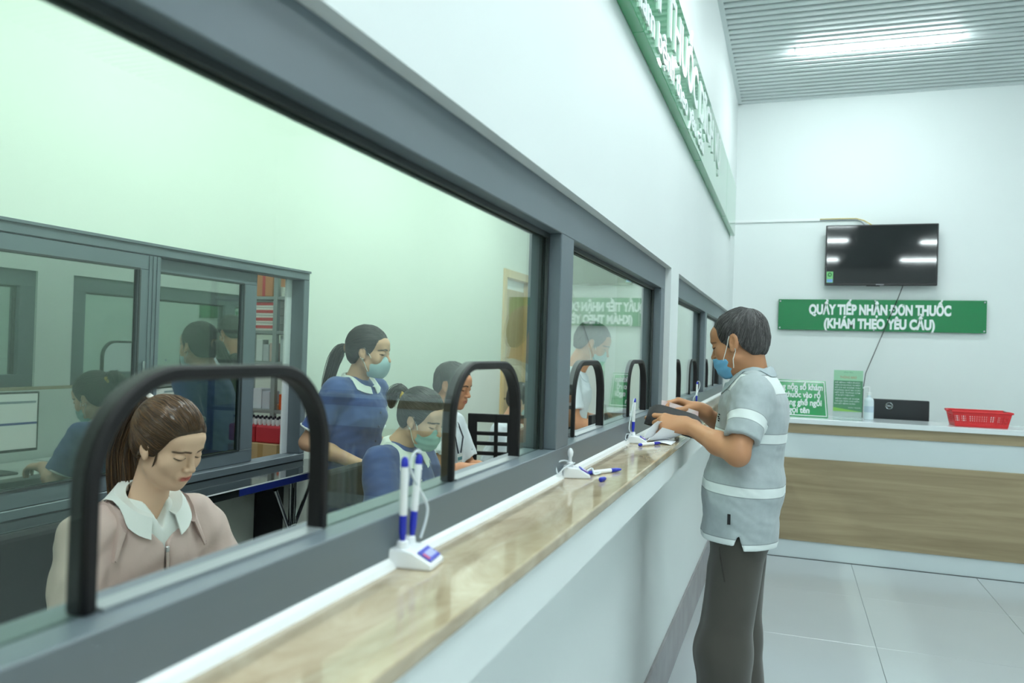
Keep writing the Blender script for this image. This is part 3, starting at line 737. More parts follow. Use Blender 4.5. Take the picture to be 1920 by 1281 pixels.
    trousers_seated(root, pelv, mat('trousers_dark', (46, 46, 52), .8))
    root.scale = (.97, .97, .97)
    return root

def uniform_top(root, Ls, Le, Rs, Re, prims, lo, hi, m, wm, col_c, col_ax, sl=.72, h=.006, neckr=.058, hem=None, name='uniform_top', colr=(.060, .064), fall=.052, foldseed=5, trim=True, r=(.060, .064)):
    """short-sleeved blouse with rounded white collar and white sleeve trims"""
    eL = np.array(Ls)+(np.array(Le)-np.array(Ls))*sl; eR = np.array(Rs)+(np.array(Re)-np.array(Rs))*sl
    sv = [clipcap(Ls, eL, r[0], r[1], .035), clipcap(Rs, eR, r[0], r[1], .035)]
    cv = []
    def base(P): return ev(prims+sv, P)
    def fn(P):
        d = ev(prims+sv+cv, P)+folds(P, .0026, 15, foldseed, (1, 1, .7))+folds(P, .001, 40, foldseed+3)
        if hem is not None: d = smax(d, hem-P[:, 2], .004)
        return d
    o = sdf_part(name, fn, lo, hi, h, m, root)
    if wm is not None:
        collar(o, 'collar', wm, base, col_c, col_ax, colr[0], colr[1], .016, fall, .22, .0, back=.012, stand=.014, th=.003, off=.005)
        if trim:
            for a, b in ((Ls, eL), (Rs, eR)):
                u = unit(np.array(b)-np.array(a)); s1 = unit(np.cross(u, (0, 1, .2))); s2 = np.cross(u, s1)
                MB().tube([b+(s1*math.cos(t)+s2*math.sin(t))*(r[1]-.002) for t in np.linspace(0, 2*PI, 29)[:-1]], .0055, 8, closed=True).build('sleeve_trim', wm, o, smooth=True)
    return o
def emblem(o, fn_pt, m):
    p, n = fn_pt
    MB().tube([p+np.array(v) for v in ((-.006, 0, .010), (.004, 0, .009), (.009, 0, 0), (.003, 0, -.010), (-.006, 0, -.011), (-.004, 0, .010))], .0012, 5).build('chest_monogram', m, o)
M_NAVY = mat('uniform_blue', (58, 84, 146), .75, sheen=.2, bump=.1, bscale=400)
M_UWHITE = mat('uniform_white', (238, 242, 238), .75, bump=.06, bscale=300)
M_COAT = mat('coat_white', (226, 234, 240), .75, bump=.06, bscale=300)
M_PANTS = mat('trousers_slate', (72, 78, 92), .8)

def make_standing_woman():
    root = thing('person', (-1.95, 3.30, 0), -PI/2-.05, 'standing woman in blue uniform with white collar and low black ponytail, wearing pale blue mask', 'person')
    sk = skin_mat('skin_mid', (218, 172, 140))
    hd = Head((0, .065, 1.397), rot(10, 6, 0), .965, fem=True)
    Ls, Le, Lw = (-.168, .0, 1.215), (-.215, -.045, .975), (-.13, .17, .885)
    Rs, Re, Rw = (.168, .0, 1.215), (.225, -.10, .985), (.14, .16, .885)
    hl, _ = hand(Lw, (.25, .95, -.1), (.9, 0, -.3), (.2, .1, 1), CURL_REST, THUMB_REST, .92)
    hr, _ = hand(Rw, (-.25, .95, -.1), (-.9, 0, -.3), (-.2, .1, 1), CURL_REST, THUMB_REST, .92)
    core = [cap((0, -.02, .85), (0, .0, 1.12), .10, .10, sc=(.76, 1, 1)), cap(Ls, Rs, .045, k=.05)]
    for s in (-1, 1): core += [cap((s*.085, -.02, .80), (s*.09, .0, .44), .08, .055, k=.03), cap((s*.09, .0, .44), (s*.095, -.03, .08), .055, .036, k=.03)]
    build_body(root, hd, (0, .0, 1.262), [(Ls, Le, Lw, hl, .95), (Rs, Re, Rw, hr, .95)], core, sk, hh=.003, ah=.0045)
    hm = hair_mat('hair_black', (28, 25, 26), (74, 66, 62), .4)
    hf = hair_cap_fn(LINE_PULLED, .012, 1.0, .006, seed=2, amp=.0006); tie = A3((0, -.115, .010))
    make_hair(root, hd, hf, hm, lambda P, t: unitrows(tie-P), 1300, 12, .008, .0011, h=.0045, jit=.12)
    w0 = hd.out((0, -.110, .005))
    ponytail(root, hm, [w0, hd.out((0, -.150, -.01)), hd.out((0, -.175, -.07)), (.0, -.165, 1.245), (.005, -.185, 1.17)], [.014, .026, .030, .026, .008], 120, r=.0018)
    MB().tube([w0+np.array([.018*math.cos(a), -.008, .018*math.sin(a)]) for a in np.linspace(0, 2*PI, 17)[:-1]], .007, 8, closed=True).build('hair_tie', mat('hair_tie_tan', (150, 120, 96), .7), root, smooth=True)
    make_mask(root, hd, M_MASK_L, M_STRAP, top=-.012, side=.036, bottom=-.118, pleat=False, duck=.004, slope=.25)
    MB().lathe([(.001, -.004), (.004, 0), (.001, .004)], 10).xf(Matrix.Translation(Vector(hd.out((.083, .006, -.032))))).build('earring', mat('pearl', (230, 226, 220), .2), root, smooth=True)
    pr = [cap((0, -.02, .80), (0, -.01, .98), .118, .112, sc=(.70, 1, 1)), cap((0, -.01, .98), (0, .0, 1.14), .112, .118, sc=(.72, 1, 1), k=.04), cap((-.125, -.002, 1.222), (.125, -.002, 1.222), .055, k=.05), cap((0, .0, 1.17), (0, .0, 1.212), .085, .064, k=.04), ell((0, .07, 1.10), (.12, .06, .075), k=.05)]
    o = uniform_top(root, Ls, Le, Rs, Re, pr, (-.34, -.22, .80), (.34, .2, 1.32), M_NAVY, M_UWHITE, (0, .006, 1.258), rot(0, 14, 0), hem=.835, sl=.76)
    f = lambda P: ev(pr, P); p = project(f, np.array([(-.07, .12, 1.13)]), .004)[0]; emblem(o, (p, None), M_UWHITE)
    bt = mat('button_navy', (36, 50, 96), .4)
    for z in (1.12, 1.05, .98, .91): MB().lathe([(.006, 0), (.006, .002), (.004, .003)], 12).xf(Matrix.Translation(Vector(project(f, np.array([(0, .15, z)]), .002)[0])) @ Matrix.Rotation(-PI/2, 4, 'X')).build('button', bt, o)
    L = [cap((0, -.02, .80), (0, -.02, .90), .112, .105, sc=(.72, 1, 1))]
    for s in (-1, 1): L += [cap((s*.085, -.02, .80), (s*.09, .0, .44), .098, .078, k=.03), cap((s*.09, .0, .44), (s*.095, -.02, .06), .078, .07, k=.03)]
    sdf_part('trousers', lambda P: np.maximum(np.maximum(ev(L, P)+folds(P, .002, 12, 4), .03-P[:, 2]), P[:, 2]-.9), (-.25, -.2, 0), (.25, .18, .95), .010, M_PANTS, root)
    for s in (-1, 1): shoe(root, (s*.095, -.03, .07), 0, mat('shoe_black', (34, 32, 32), .4))
    root.scale = (1.02, 1.02, 1.02)
    return root

def make_seated_woman():
    root = thing('person', (-1.55, 3.0, 0), -PI/2-.04, 'seated woman in blue uniform with yellow hair scrunchie and teal mask, looking down', 'person')
    sk = skin_mat('skin_fair', (226, 184, 156))
    hd = Head((.0, .098, 1.122), rot(-6, 20, 3), .96, fem=True)
    pelv, chest = (0, -.06, .55), (0, .0, .83)
    Ls, Le, Lw = (-.172, .0, .955), (-.225, .07, .74), (-.10, .29, .785); Rs, Re, Rw = (.172, .0, .955), (.225, .07, .74), (.10, .29, .785)
    hl, _ = hand(Lw, (.15, .95, -.05), (.1, 0, -1), (1, -.1, 0), CURL_REST, THUMB_REST, .92); hr, _ = hand(Rw, (-.15, .95, -.05), (-.1, 0, -1), (-1, -.1, 0), CURL_REST, THUMB_REST, .92)
    build_body(root, hd, (0, .0, 1.01), [(Ls, Le, Lw, hl, .95), (Rs, Re, Rw, hr, .95)], seated_core(.15, pelv, chest)+legs_seated(pelv), sk, hh=.003, ah=.0045)
    hm = hair_mat('hair_black', (28, 25, 26), (74, 66, 62), .4)
    hf = hair_cap_fn(LINE_PULLED, .013, 1.0, .006, seed=6, amp=.0006); tie = A3((0, -.11, .06))
    make_hair(root, hd, hf, hm, lambda P, t: unitrows(tie-P), 1300, 12, .008, .0011, h=.0045, jit=.12)
    w0 = hd.out((0, -.108, .058))
    ponytail(root, hm, [w0, hd.out((.004, -.145, .070)), hd.out((.008, -.172, .035)), hd.out((.006, -.165, -.015))], [.016, .028, .030, .012], 110, r=.0018, name='hair_bun')
    MB().tube([w0+np.array([.021*math.cos(a), -.010+.003*math.sin(5*a), .021*math.sin(a)]) for a in np.linspace(0, 2*PI, 31)[:-1]], [.0095+.002*math.sin(7*a) for a in np.linspace(0, 2*PI, 31)[:-1]], 8, closed=True).build('scrunchie', mat('scrunchie_yellow', (214, 176, 66), .7), root, smooth=True)
    make_mask(root, hd, M_MASK_G, M_STRAP, top=-.016, side=.030, bottom=-.120, slope=.1)
    MB().lathe([(.001, -.005), (.005, 0), (.001, .005)], 10).xf(Matrix.Translation(Vector(hd.out((.083, .006, -.032))))).build('earring', mat('pearl', (230, 226, 220), .2), root, smooth=True)
    pr = [cap((0, -.06, .56), (0, -.01, .74), .125, .115, sc=(.72, 1, 1)), cap((0, -.01, .74), (0, .0, .88), .115, .115, sc=(.70, 1, 1), k=.04), cap((-.125, -.002, .962), (.125, -.002, .962), .056, k=.05), cap((0, .0, .91), (0, .004, .955), .088, .064, k=.04), ell((0, .07, .84), (.12, .06, .075), k=.05)]
    o = uniform_top(root, Ls, Le, Rs, Re, pr, (-.34, -.24, .44), (.34, .22, 1.06), M_NAVY, M_UWHITE, (0, .010, 1.002), rot(0, 16, 0), sl=.74, fall=.078, r=(.062, .066))
    f = lambda P: ev(pr, P); p = project(f, np.array([(.05, .12, .87)]), .005)[0]; emblem(o, (p, None), M_UWHITE)
    trousers_seated(root, pelv, M_PANTS)
    root.scale = (1.03, 1.03, 1.03)
    return root

LINE_SHORT = [(.13, .070), (.085, .066), (.066, .050), (.052, .026), (.040, .0), (.030, -.018), (.016, -.020), (.010, .014), (.0, .030), (-.016, .024), (-.028, -.020), (-.05, -.052), (-.075, -.060), (-.14, -.062)]
def make_white_man():
    root = thing('person', (-1.755, 3.85, 0), -PI/2-.04, 'short-haired seated man in white shirt with a lanyard and name badge', 'person')
    sk = skin_mat('skin_warm', (206, 148, 112), lip=(170, 92, 80))
    hd = Head((0, .07, 1.255), rot(-4, 12, 0), 1.0)
    pelv, chest = (0, -.06, .56), (0, .0, .88)
    Ls, Le, Lw = (-.185, .0, 1.04), (-.245, .06, .80), (-.10, .28, .80); Rs, Re, Rw = (.185, .0, 1.04), (.225, .13, .83), (.10, .36, .855)
    hl, _ = hand(Lw, (.15, .95, -.05), (.1, 0, -1), (1, -.1, 0), CURL_REST, THUMB_REST, .97); hr, _ = hand(Rw, (-.15, .95, -.05), (-.1, 0, -1), (-1, -.1, 0), CURL_REST, THUMB_REST, .97)
    build_body(root, hd, (0, -.005, 1.095), [(Ls, Le, Lw, hl, 1.0), (Rs, Re, Rw, hr, 1.0)], seated_core(.16, pelv, chest)+legs_seated(pelv), sk, hh=.003, ah=.0045)
    hf = hair_cap_fn(LINE_SHORT, .010, 1.0, .004, seed=8, amp=.0010); cr = A3((0, -.06, .10))
    make_hair(root, hd, hf, hair_mat('hair_black', (28, 25, 26), (74, 66, 62), .4), lambda P, t: unitrows(P-cr)+A3((0, .2, -.2)), 1100, 6, .007, .0011, h=.0045)
    pr = [cap((0, -.06, .56), (0, -.01, .78), .125, .118, sc=(.70, 1, 1)), cap((0, -.01, .78), (0, .0, .95), .118, .118, sc=(.66, 1, 1), k=.04), cap((-.135, -.002, 1.05), (.135, -.002, 1.05), .056, k=.05), cap((0, .0, .99), (0, .0, 1.035), .088, .066, k=.04)]
    o = uniform_top(root, Ls, Le, Rs, Re, pr, (-.34, -.24, .44), (.34, .22, 1.16), M_COAT, M_COAT, (0, .004, 1.082), rot(0, 14, 0), sl=.80, name='shirt', trim=False, fall=.045, foldseed=11)
    f = lambda P: ev(pr, P); bk = mat('lanyard_dark', (34, 38, 50), .6); bd = mat('badge_white', (226, 230, 228), .4)
    for s in (-1, 1):
        pts = project(f, np.array([(s*.062, .03, 1.10), (s*.060, .09, 1.05), (s*.045, .11, .98), (s*.015, .12, .90)]), .006); MB().tube(pts, .004, 6).build('lanyard', bk, o, smooth=True)
    p = project(f, np.array([(0, .13, .855)]), .008)[0]
    b = MB().box(p[0]-.03, p[0]+.03, p[1]-.001, p[1]+.001, p[2]-.042, p[2]+.042).build('name_badge', bd, o, bevel=.0005)
    MB().box(p[0]-.026, p[0]+.026, p[1]+.001, p[1]+.002, p[2]+.008, p[2]+.026).build('badge_stripe', mat('badge_teal', (70, 130, 140), .5), b)
    MB().box(p[0]-.024, p[0]-.006, p[1]+.001, p[1]+.002, p[2]-.03, p[2]-.004).build('badge_photo', mat('badge_photo', (70, 80, 100), .5), b)
    trousers_seated(root, pelv, M_PANTS)
    return root
def make_coat_person():
    root = thing('person', (-1.21, 4.5, 0), -PI/2+.15, 'person in white coat and mask leaning forward behind the second pane', 'person')
    sk = skin_mat('skin_warm', (206, 148, 112), lip=(170, 92, 80))
    hd = Head((0, .12, 1.505), rot(0, 22, 0), 1.0)
    Ls, Le, Lw = (-.18, .0, 1.30), (-.235, .04, 1.06), (-.12, .24, 1.00); Rs, Re, Rw = (.18, .0, 1.30), (.225, .05, 1.06), (.12, .25, 1.00)
    hl, _ = hand(Lw, (.2, .9, -.3), (.3, 0, -.9), (1, 0, .2), CURL_REST, THUMB_REST, .97); hr, _ = hand(Rw, (-.2, .9, -.3), (-.3, 0, -.9), (-1, 0, .2), CURL_REST, THUMB_REST, .97)
    core = [cap((0, -.06, .90), (0, -.01, 1.18), .10, .10, sc=(.74, 1, 1)), cap(Ls, Rs, .045, k=.05)]
    for s in (-1, 1): core += [cap((s*.085, -.06, .86), (s*.09, -.03, .46), .08, .055, k=.03), cap((s*.09, -.03, .46), (s*.095, -.06, .08), .055, .036, k=.03)]
    build_body(root, hd, (0, .02, 1.35), [(Ls, Le, Lw, hl, 1.0), (Rs, Re, Rw, hr, 1.0)], core, sk, hh=.0036, ah=.005)
    hf = hair_cap_fn(LINE_SHORT, .012, 1.0, .006, seed=8, amp=.0012); cr = A3((0, -.06, .10))
    make_hair(root, hd, hf, hair_mat('hair_black', (28, 25, 26), (74, 66, 62), .4), lambda P, t: unitrows(P-cr)+A3((0, .2, -.2)), 700, 6, .007, .0013, h=.005)
    make_mask(root, hd, M_MASK_L, M_STRAP, top=-.012, side=.030, bottom=-.118, slope=.1, h=.0036)
    pr = [cap((0, -.06, .70), (0, -.04, 1.02), .14, .125, sc=(.72, 1, 1)), cap((0, -.04, 1.02), (0, .0, 1.20), .125, .12, sc=(.68, 1, 1), k=.04), cap((-.13, .0, 1.305), (.13, .0, 1.305), .056, k=.05), cap((0, .01, 1.25), (0, .02, 1.295), .088, .066, k=.04)]
    uniform_top(root, Ls, Le, Rs, Re, pr, (-.34, -.24, .60), (.34, .22, 1.42), M_COAT, M_COAT, (0, .022, 1.342), rot(0, 20, 0), sl=.72, h=.007, hem=.66, name='coat', trim=False, fall=.045, foldseed=15)
    L = []
    for s in (-1, 1): L += [cap((s*.085, -.06, .80), (s*.09, -.03, .46), .095, .078, k=.03), cap((s*.09, -.03, .46), (s*.095, -.05, .06), .078, .07, k=.03)]
    sdf_part('trousers', lambda P: np.maximum(ev(L, P), .03-P[:, 2]), (-.25, -.22, 0), (.25, .15, .9), .012, M_PANTS, root)
    for s in (-1, 1): shoe(root, (s*.095, -.06, .07), 0, mat('shoe_black', (34, 32, 32), .4))
    return root
def make_far_person():
    root = thing('person', (-1.87, 5.1, 0), -PI/2, 'seated person in white shirt behind the monitor, mostly hidden by second hatch trim', 'person')
    sk = skin_mat('skin_mid', (218, 172, 140))
    hd = Head((.0, .16, 1.165), rot(10, 20, 0), 1.0, fem=True)
    pelv, chest = (0, -.06, .55), (0, .03, .83)
    Ls, Le, Lw = (-.172, .05, .955), (-.225, .12, .74), (-.10, .34, .785); Rs, Re, Rw = (.172, .05, .955), (.225, .12, .74), (.10, .34, .785)
    hl, _ = hand(Lw, (.15, .95, -.05), (.1, 0, -1), (1, -.1, 0), CURL_REST, THUMB_REST, .92); hr, _ = hand(Rw, (-.15, .95, -.05), (-.1, 0, -1), (-1, -.1, 0), CURL_REST, THUMB_REST, .92)
    build_body(root, hd, (0, .06, 1.01), [(Ls, Le, Lw, hl, .95), (Rs, Re, Rw, hr, .95)], seated_core(.15, pelv, chest)+legs_seated(pelv), sk, hh=.0036, ah=.005)
    hf = hair_cap_fn(LINE_PULLED, .012, 1.0, .006, seed=6, amp=.0006); tie = A3((0, -.11, .03))
    make_hair(root, hd, hf, hair_mat('hair_black', (28, 25, 26), (74, 66, 62), .4), lambda P, t: unitrows(tie-P), 500, 9, .009, .0013, h=.005, jit=.12)
    make_mask(root, hd, M_MASK_L, M_STRAP, top=-.016, side=.030, bottom=-.118, slope=.1, h=.0036)
    pr = [cap((0, -.06, .56), (0, .0, .74), .125, .115, sc=(.72, 1, 1)), cap((0, .0, .74), (0, .05, .88), .115, .115, sc=(.70, 1, 1), k=.04), cap((-.125, .05, .962), (.125, .05, .962), .056, k=.05), cap((0, .05, .91), (0, .06, .955), .088, .064, k=.04)]
    uniform_top(root, Ls, Le, Rs, Re, pr, (-.34, -.24, .44), (.34, .24, 1.06), M_COAT, M_COAT, (0, .062, 1.002), rot(0, 16, 0), sl=.80, h=.007, name='shirt', trim=False, foldseed=25)
    trousers_seated(root, pelv, M_PANTS)
    root.scale = (.95, .95, .95)
    return root
# ---------------------------------------------------------------- surfaces
def stone_mat():
    m = mat('counter_stone', (186, 168, 140), .07, spec=.55); nt = m.node_tree; b = nt.nodes['Principled BSDF']
    tc = nt.nodes.new('ShaderNodeTexCoord'); mp = nt.nodes.new('ShaderNodeMapping'); mp.inputs['Scale'].default_value = (7, 2.6, 7); mp.inputs['Rotation'].default_value = (0, 0, .25)
    nt.links.new(tc.outputs['Object'], mp.inputs['Vector'])
    n = nt.nodes.new('ShaderNodeTexNoise'); n.inputs['Scale'].default_value = 1.6; n.inputs['Detail'].default_value = 9; n.inputs['Roughness'].default_value = .62; n.inputs['Distortion'].default_value = 1.2
    nt.links.new(mp.outputs[0], n.inputs['Vector'])
    cr = nt.nodes.new('ShaderNodeValToRGB'); e = cr.color_ramp.elements
    e[0].position = .25; e[0].color = (*lin((158, 138, 110)), 1); e[1].position = .75; e[1].color = (*lin((212, 200, 176)), 1)
    x = cr.color_ramp.elements.new(.48); x.color = (*lin((186, 169, 142)), 1)
    nt.links.new(n.outputs['Fac'], cr.inputs[0]); nt.links.new(cr.outputs[0], b.inputs['Base Color']); return m
def wood_mat(name, a, bcol, ax=0):
    m = mat(name, a, .45); nt = m.node_tree; b = nt.nodes['Principled BSDF']
    tc = nt.nodes.new('ShaderNodeTexCoord'); mp = nt.nodes.new('ShaderNodeMapping'); s = [14, 14, 14]; s[ax] = .9; mp.inputs['Scale'].default_value = s
    nt.links.new(tc.outputs['Object'], mp.inputs['Vector'])
    n = nt.nodes.new('ShaderNodeTexNoise'); n.inputs['Scale'].default_value = 1.1; n.inputs['Detail'].default_value = 8; n.inputs['Roughness'].default_value = .6; n.inputs['Distortion'].default_value = .6
    nt.links.new(mp.outputs[0], n.inputs['Vector'])
    cr = nt.nodes.new('ShaderNodeValToRGB'); e = cr.color_ramp.elements
    e[0].position = .3; e[0].color = (*lin(bcol), 1); e[1].position = .62; e[1].color = (*lin(a), 1)
    nt.links.new(n.outputs['Fac'], cr.inputs[0]); nt.links.new(cr.outputs[0], b.inputs['Base Color']); return m
M_WALL = mat('wall_white', (232, 238, 237), .6, var=.015, scale=2.0, bump=.02, bscale=120)
M_OWALL = mat('office_wall', (230, 236, 226), .65, var=.02, scale=1.5)
M_FRAME = mat('frame_grey', (101, 112, 119), .38, var=.06, scale=3.0, bump=.02, bscale=90)
M_FRAME_D = mat('frame_gasket', (44, 50, 50), .5)
M_BLACK = mat('hatch_black', (22, 21, 22), .5, spec=.3)
M_WHITE = mat('white_plastic', (240, 243, 243), .35)
M_STONE = stone_mat()
M_TILE = mat('floor_tile', (196, 202, 205), .16, spec=.5, var=.04, scale=1.2)
M_GROUT = mat('floor_grout', (128, 134, 138), .8)
M_BASE = mat('baseboard_stone', (150, 146, 150), .25, var=.15, scale=6)
M_SLAT = mat('ceiling_slat', (214, 222, 222), .45)
M_VOID = mat('ceiling_void', (120, 132, 132), .9)
M_GLASS = glass_mat('window_glass', (.912, .98, .925), 1.0, 1.5)
M_FILM = glass_mat('film_glass', (.42, .52, .47), .92, 1.5, floor=.30)
M_GREEN = mat('sign_green', (26, 128, 74), .10, coat=.4)
M_GREEN2 = mat('sign_green_bright', (34, 152, 84), .14, coat=.3)
M_LETTER = mat('letter_white', (236, 242, 242), .35)
M_CHROME = mat('chrome', (200, 204, 206), .15, metal=1.0)
def lamp_mat(name, watts, area):
    return mat(name, (238, 252, 253), .5, emit=watts/(PI*area))

# ---------------------------------------------------------------- room shell
XW, XR, XG = -.48, -2.35, -.545            # lobby face of the counter wall, office rear wall, glass plane
YB, ZC, ZCT = 7.15, 3.68, 1.158            # back wall, lobby ceiling, counter top
U1, U2 = (.20, 3.36), (3.60, 6.66)          # window openings along the counter wall
ZT = 1.826
def struct(name, mb, m, **k): return tag(mb.build(name, m, None, **k), kind='structure')
mb = MB().box(-.60, XW, -6.5, YB, 0, 1.138).box(-.60, XW, -6.5, YB, ZT, ZC+.12).box(-.60, XW, -6.5, U1[0], ZCT, ZT).box(-.60, XW, U1[1], U2[0], ZCT, ZT).box(-.60, XW, U2[1], YB, ZCT, ZT).box(-.60, XW, -6.5, -1.6, 1.138, ZCT).box(-.60, XW, 6.95, YB, 1.138, ZCT)
wall_left = struct('wall_left', mb, M_WALL)
struct('wall_back', MB().box(-4.8, 4.3, YB, YB+.12, 0, ZC+.12), M_WALL)
struct('wall_right', MB().box(4.2, 4.3, -6.5, YB, 0, ZC+.12), M_WALL)
struct('wall_front', MB().box(-4.8, 4.3, -6.6, -6.5, 0, ZC+.12), M_WALL)
mb = MB().box(XR-.10, XR, -1.6, YB, 0, .859).box(XR-.10, XR, -1.6, YB, 2.16, 2.95).box(XR-.10, XR, -1.6, 1.10, .859, 2.16).box(XR-.10, XR, 3.461, 6.37, .859, 2.16).box(XR-.10, XR, 1.10, 3.461, ZT, 2.16)
mb2 = MB().box(XR-.10, XR, -1.6, 6.37, 0, .859).box(XR-.10, XR, -1.6, YB, 2.16, 2.95).box(XR-.10, XR, -1.6, 1.10, .859, 2.16).box(XR-.10, XR, 3.461, 6.37, .859, 2.16).box(XR-.10, XR, 1.10, 3.461, ZT, 2.16)
struct('wall_rear', mb2, M_OWALL)
struct('wall_office_near', MB().box(-4.8, -.60, -1.7, -1.6, 0, 2.95), M_OWALL)
struct('wall_office_pier', MB().box(-1.44, -.60, 6.80, YB, 0, 2.95), mat('pier_grey', (206, 214, 206), .6))  # slightly greyer than the other office walls
struct('wall_store', MB().box(-4.8, -4.7, -1.6, YB, 0, 2.95), M_OWALL)
struct('ceiling_office', MB().box(-4.8, -.60, -1.7, YB, 2.95, 3.05), M_OWALL)
# floor with separate tiles in the lobby
floor = struct('floor', MB().box(-4.8, 4.3, -6.6, YB+.1, -.10, -.004), M_GROUT)
TX, TY, X0, Y0 = .785, .886, .457, 5.30
tile_me = MB().box(.0012, TX-.0012, .0012, TY-.0012, -.012, 0).mesh('tile', bevel=.001); tile_me.materials.append(M_TILE)
for i in range(-2, 6):
    for j in range(-14, 3):
        x, y = X0+i*TX, Y0+j*TY
        xa, xb, ya, yb = max(x, XW), min(x+TX, 4.2), max(y, -6.5), min(y+TY, YB)
        if xb-xa < .05 or yb-ya < .05: continue
        if (xa, xb, ya, yb) == (x, x+TX, y, y+TY): o = add_obj('tile', tile_me, None, floor); o.location = (x, y, 0)
        else: MB().box(xa+.001, xb-.001, ya+.001, yb-.001, -.012, 0).build('tile', M_TILE, floor, bevel=.001)
MB().box(-2.35, -.6, -1.6, YB, -.012, 0).build('office_flooring', mat('office_floor', (150, 154, 152), .3), floor)
# grey stone skirting along the counter wall
bb = thing('baseboard_left', (0, 0, 0), kind='structure')
y = -6.4
while y < YB-.05:
    y2 = min(y+.80, YB-.002); MB().box(XW, XW+.011, y+.001, y2-.001, 0, .228).build('skirting_tile', M_BASE, bb, bevel=.0015); y = y2
# slatted metal ceiling
ceil = struct('ceiling', MB().box(-.48, 4.2, -6.5, YB, ZC+.05, ZC+.10), M_VOID)
SP = .0865; n_sl = 0; rest = MB()
sl_me = MB().prism([(-.027, .040), (-.027, .006), (-.021, 0), (.021, 0), (.027, .006), (.027, .040)], 'x', -.475, 4.2).mesh('slat'); sl_me.materials.append(M_SLAT)
yy = YB-.045
while yy > -6.45:
    if yy > 3.6:
        o = add_obj('slat', sl_me, None, ceil); o.location = (0, yy, ZC)
    else: rest.prism([(yy-.027, ZC+.040), (yy-.027, ZC+.006), (yy-.021, ZC), (yy+.021, ZC), (yy+.027, ZC+.006), (yy+.027, ZC+.040)], 'x', -.475, 4.2)
    yy -= SP
tag(rest.build('slat', M_SLAT, ceil), kind='stuff')
MB().box(XW, XW+.032, -6.5, YB, ZC-.004, ZC+.03).build('edge_trim', M_SLAT, ceil); MB().box(XW, 4.2, YB-.022, YB, ZC-.004, ZC+.03).build('edge_trim', M_SLAT, ceil)
# white boxed apron under the counter and the white bead along the frame foot
struct('trim_1', MB().box(XW, -.352, -1.6, 6.95, 1.056, 1.138), M_WALL, bevel=.002)
struct('trim_2', MB().prism([(-.505, ZCT), (-.494, ZCT), (-.499, ZCT+.008), (-.505, ZCT+.013)], 'y', U1[0], U1[1]), M_WHITE)
struct('trim_3', MB().prism([(-.505, ZCT), (-.494, ZCT), (-.499, ZCT+.008), (-.505, ZCT+.013)], 'y', U2[0], U2[1]), M_WHITE)
ct = MB().box(-.60, -.345, -1.6, 6.95, 1.138, ZCT).build('countertop', M_STONE, bevel=.003, bseg=2)
tag(ct, 'long polished beige stone countertop under the service windows', 'countertop')

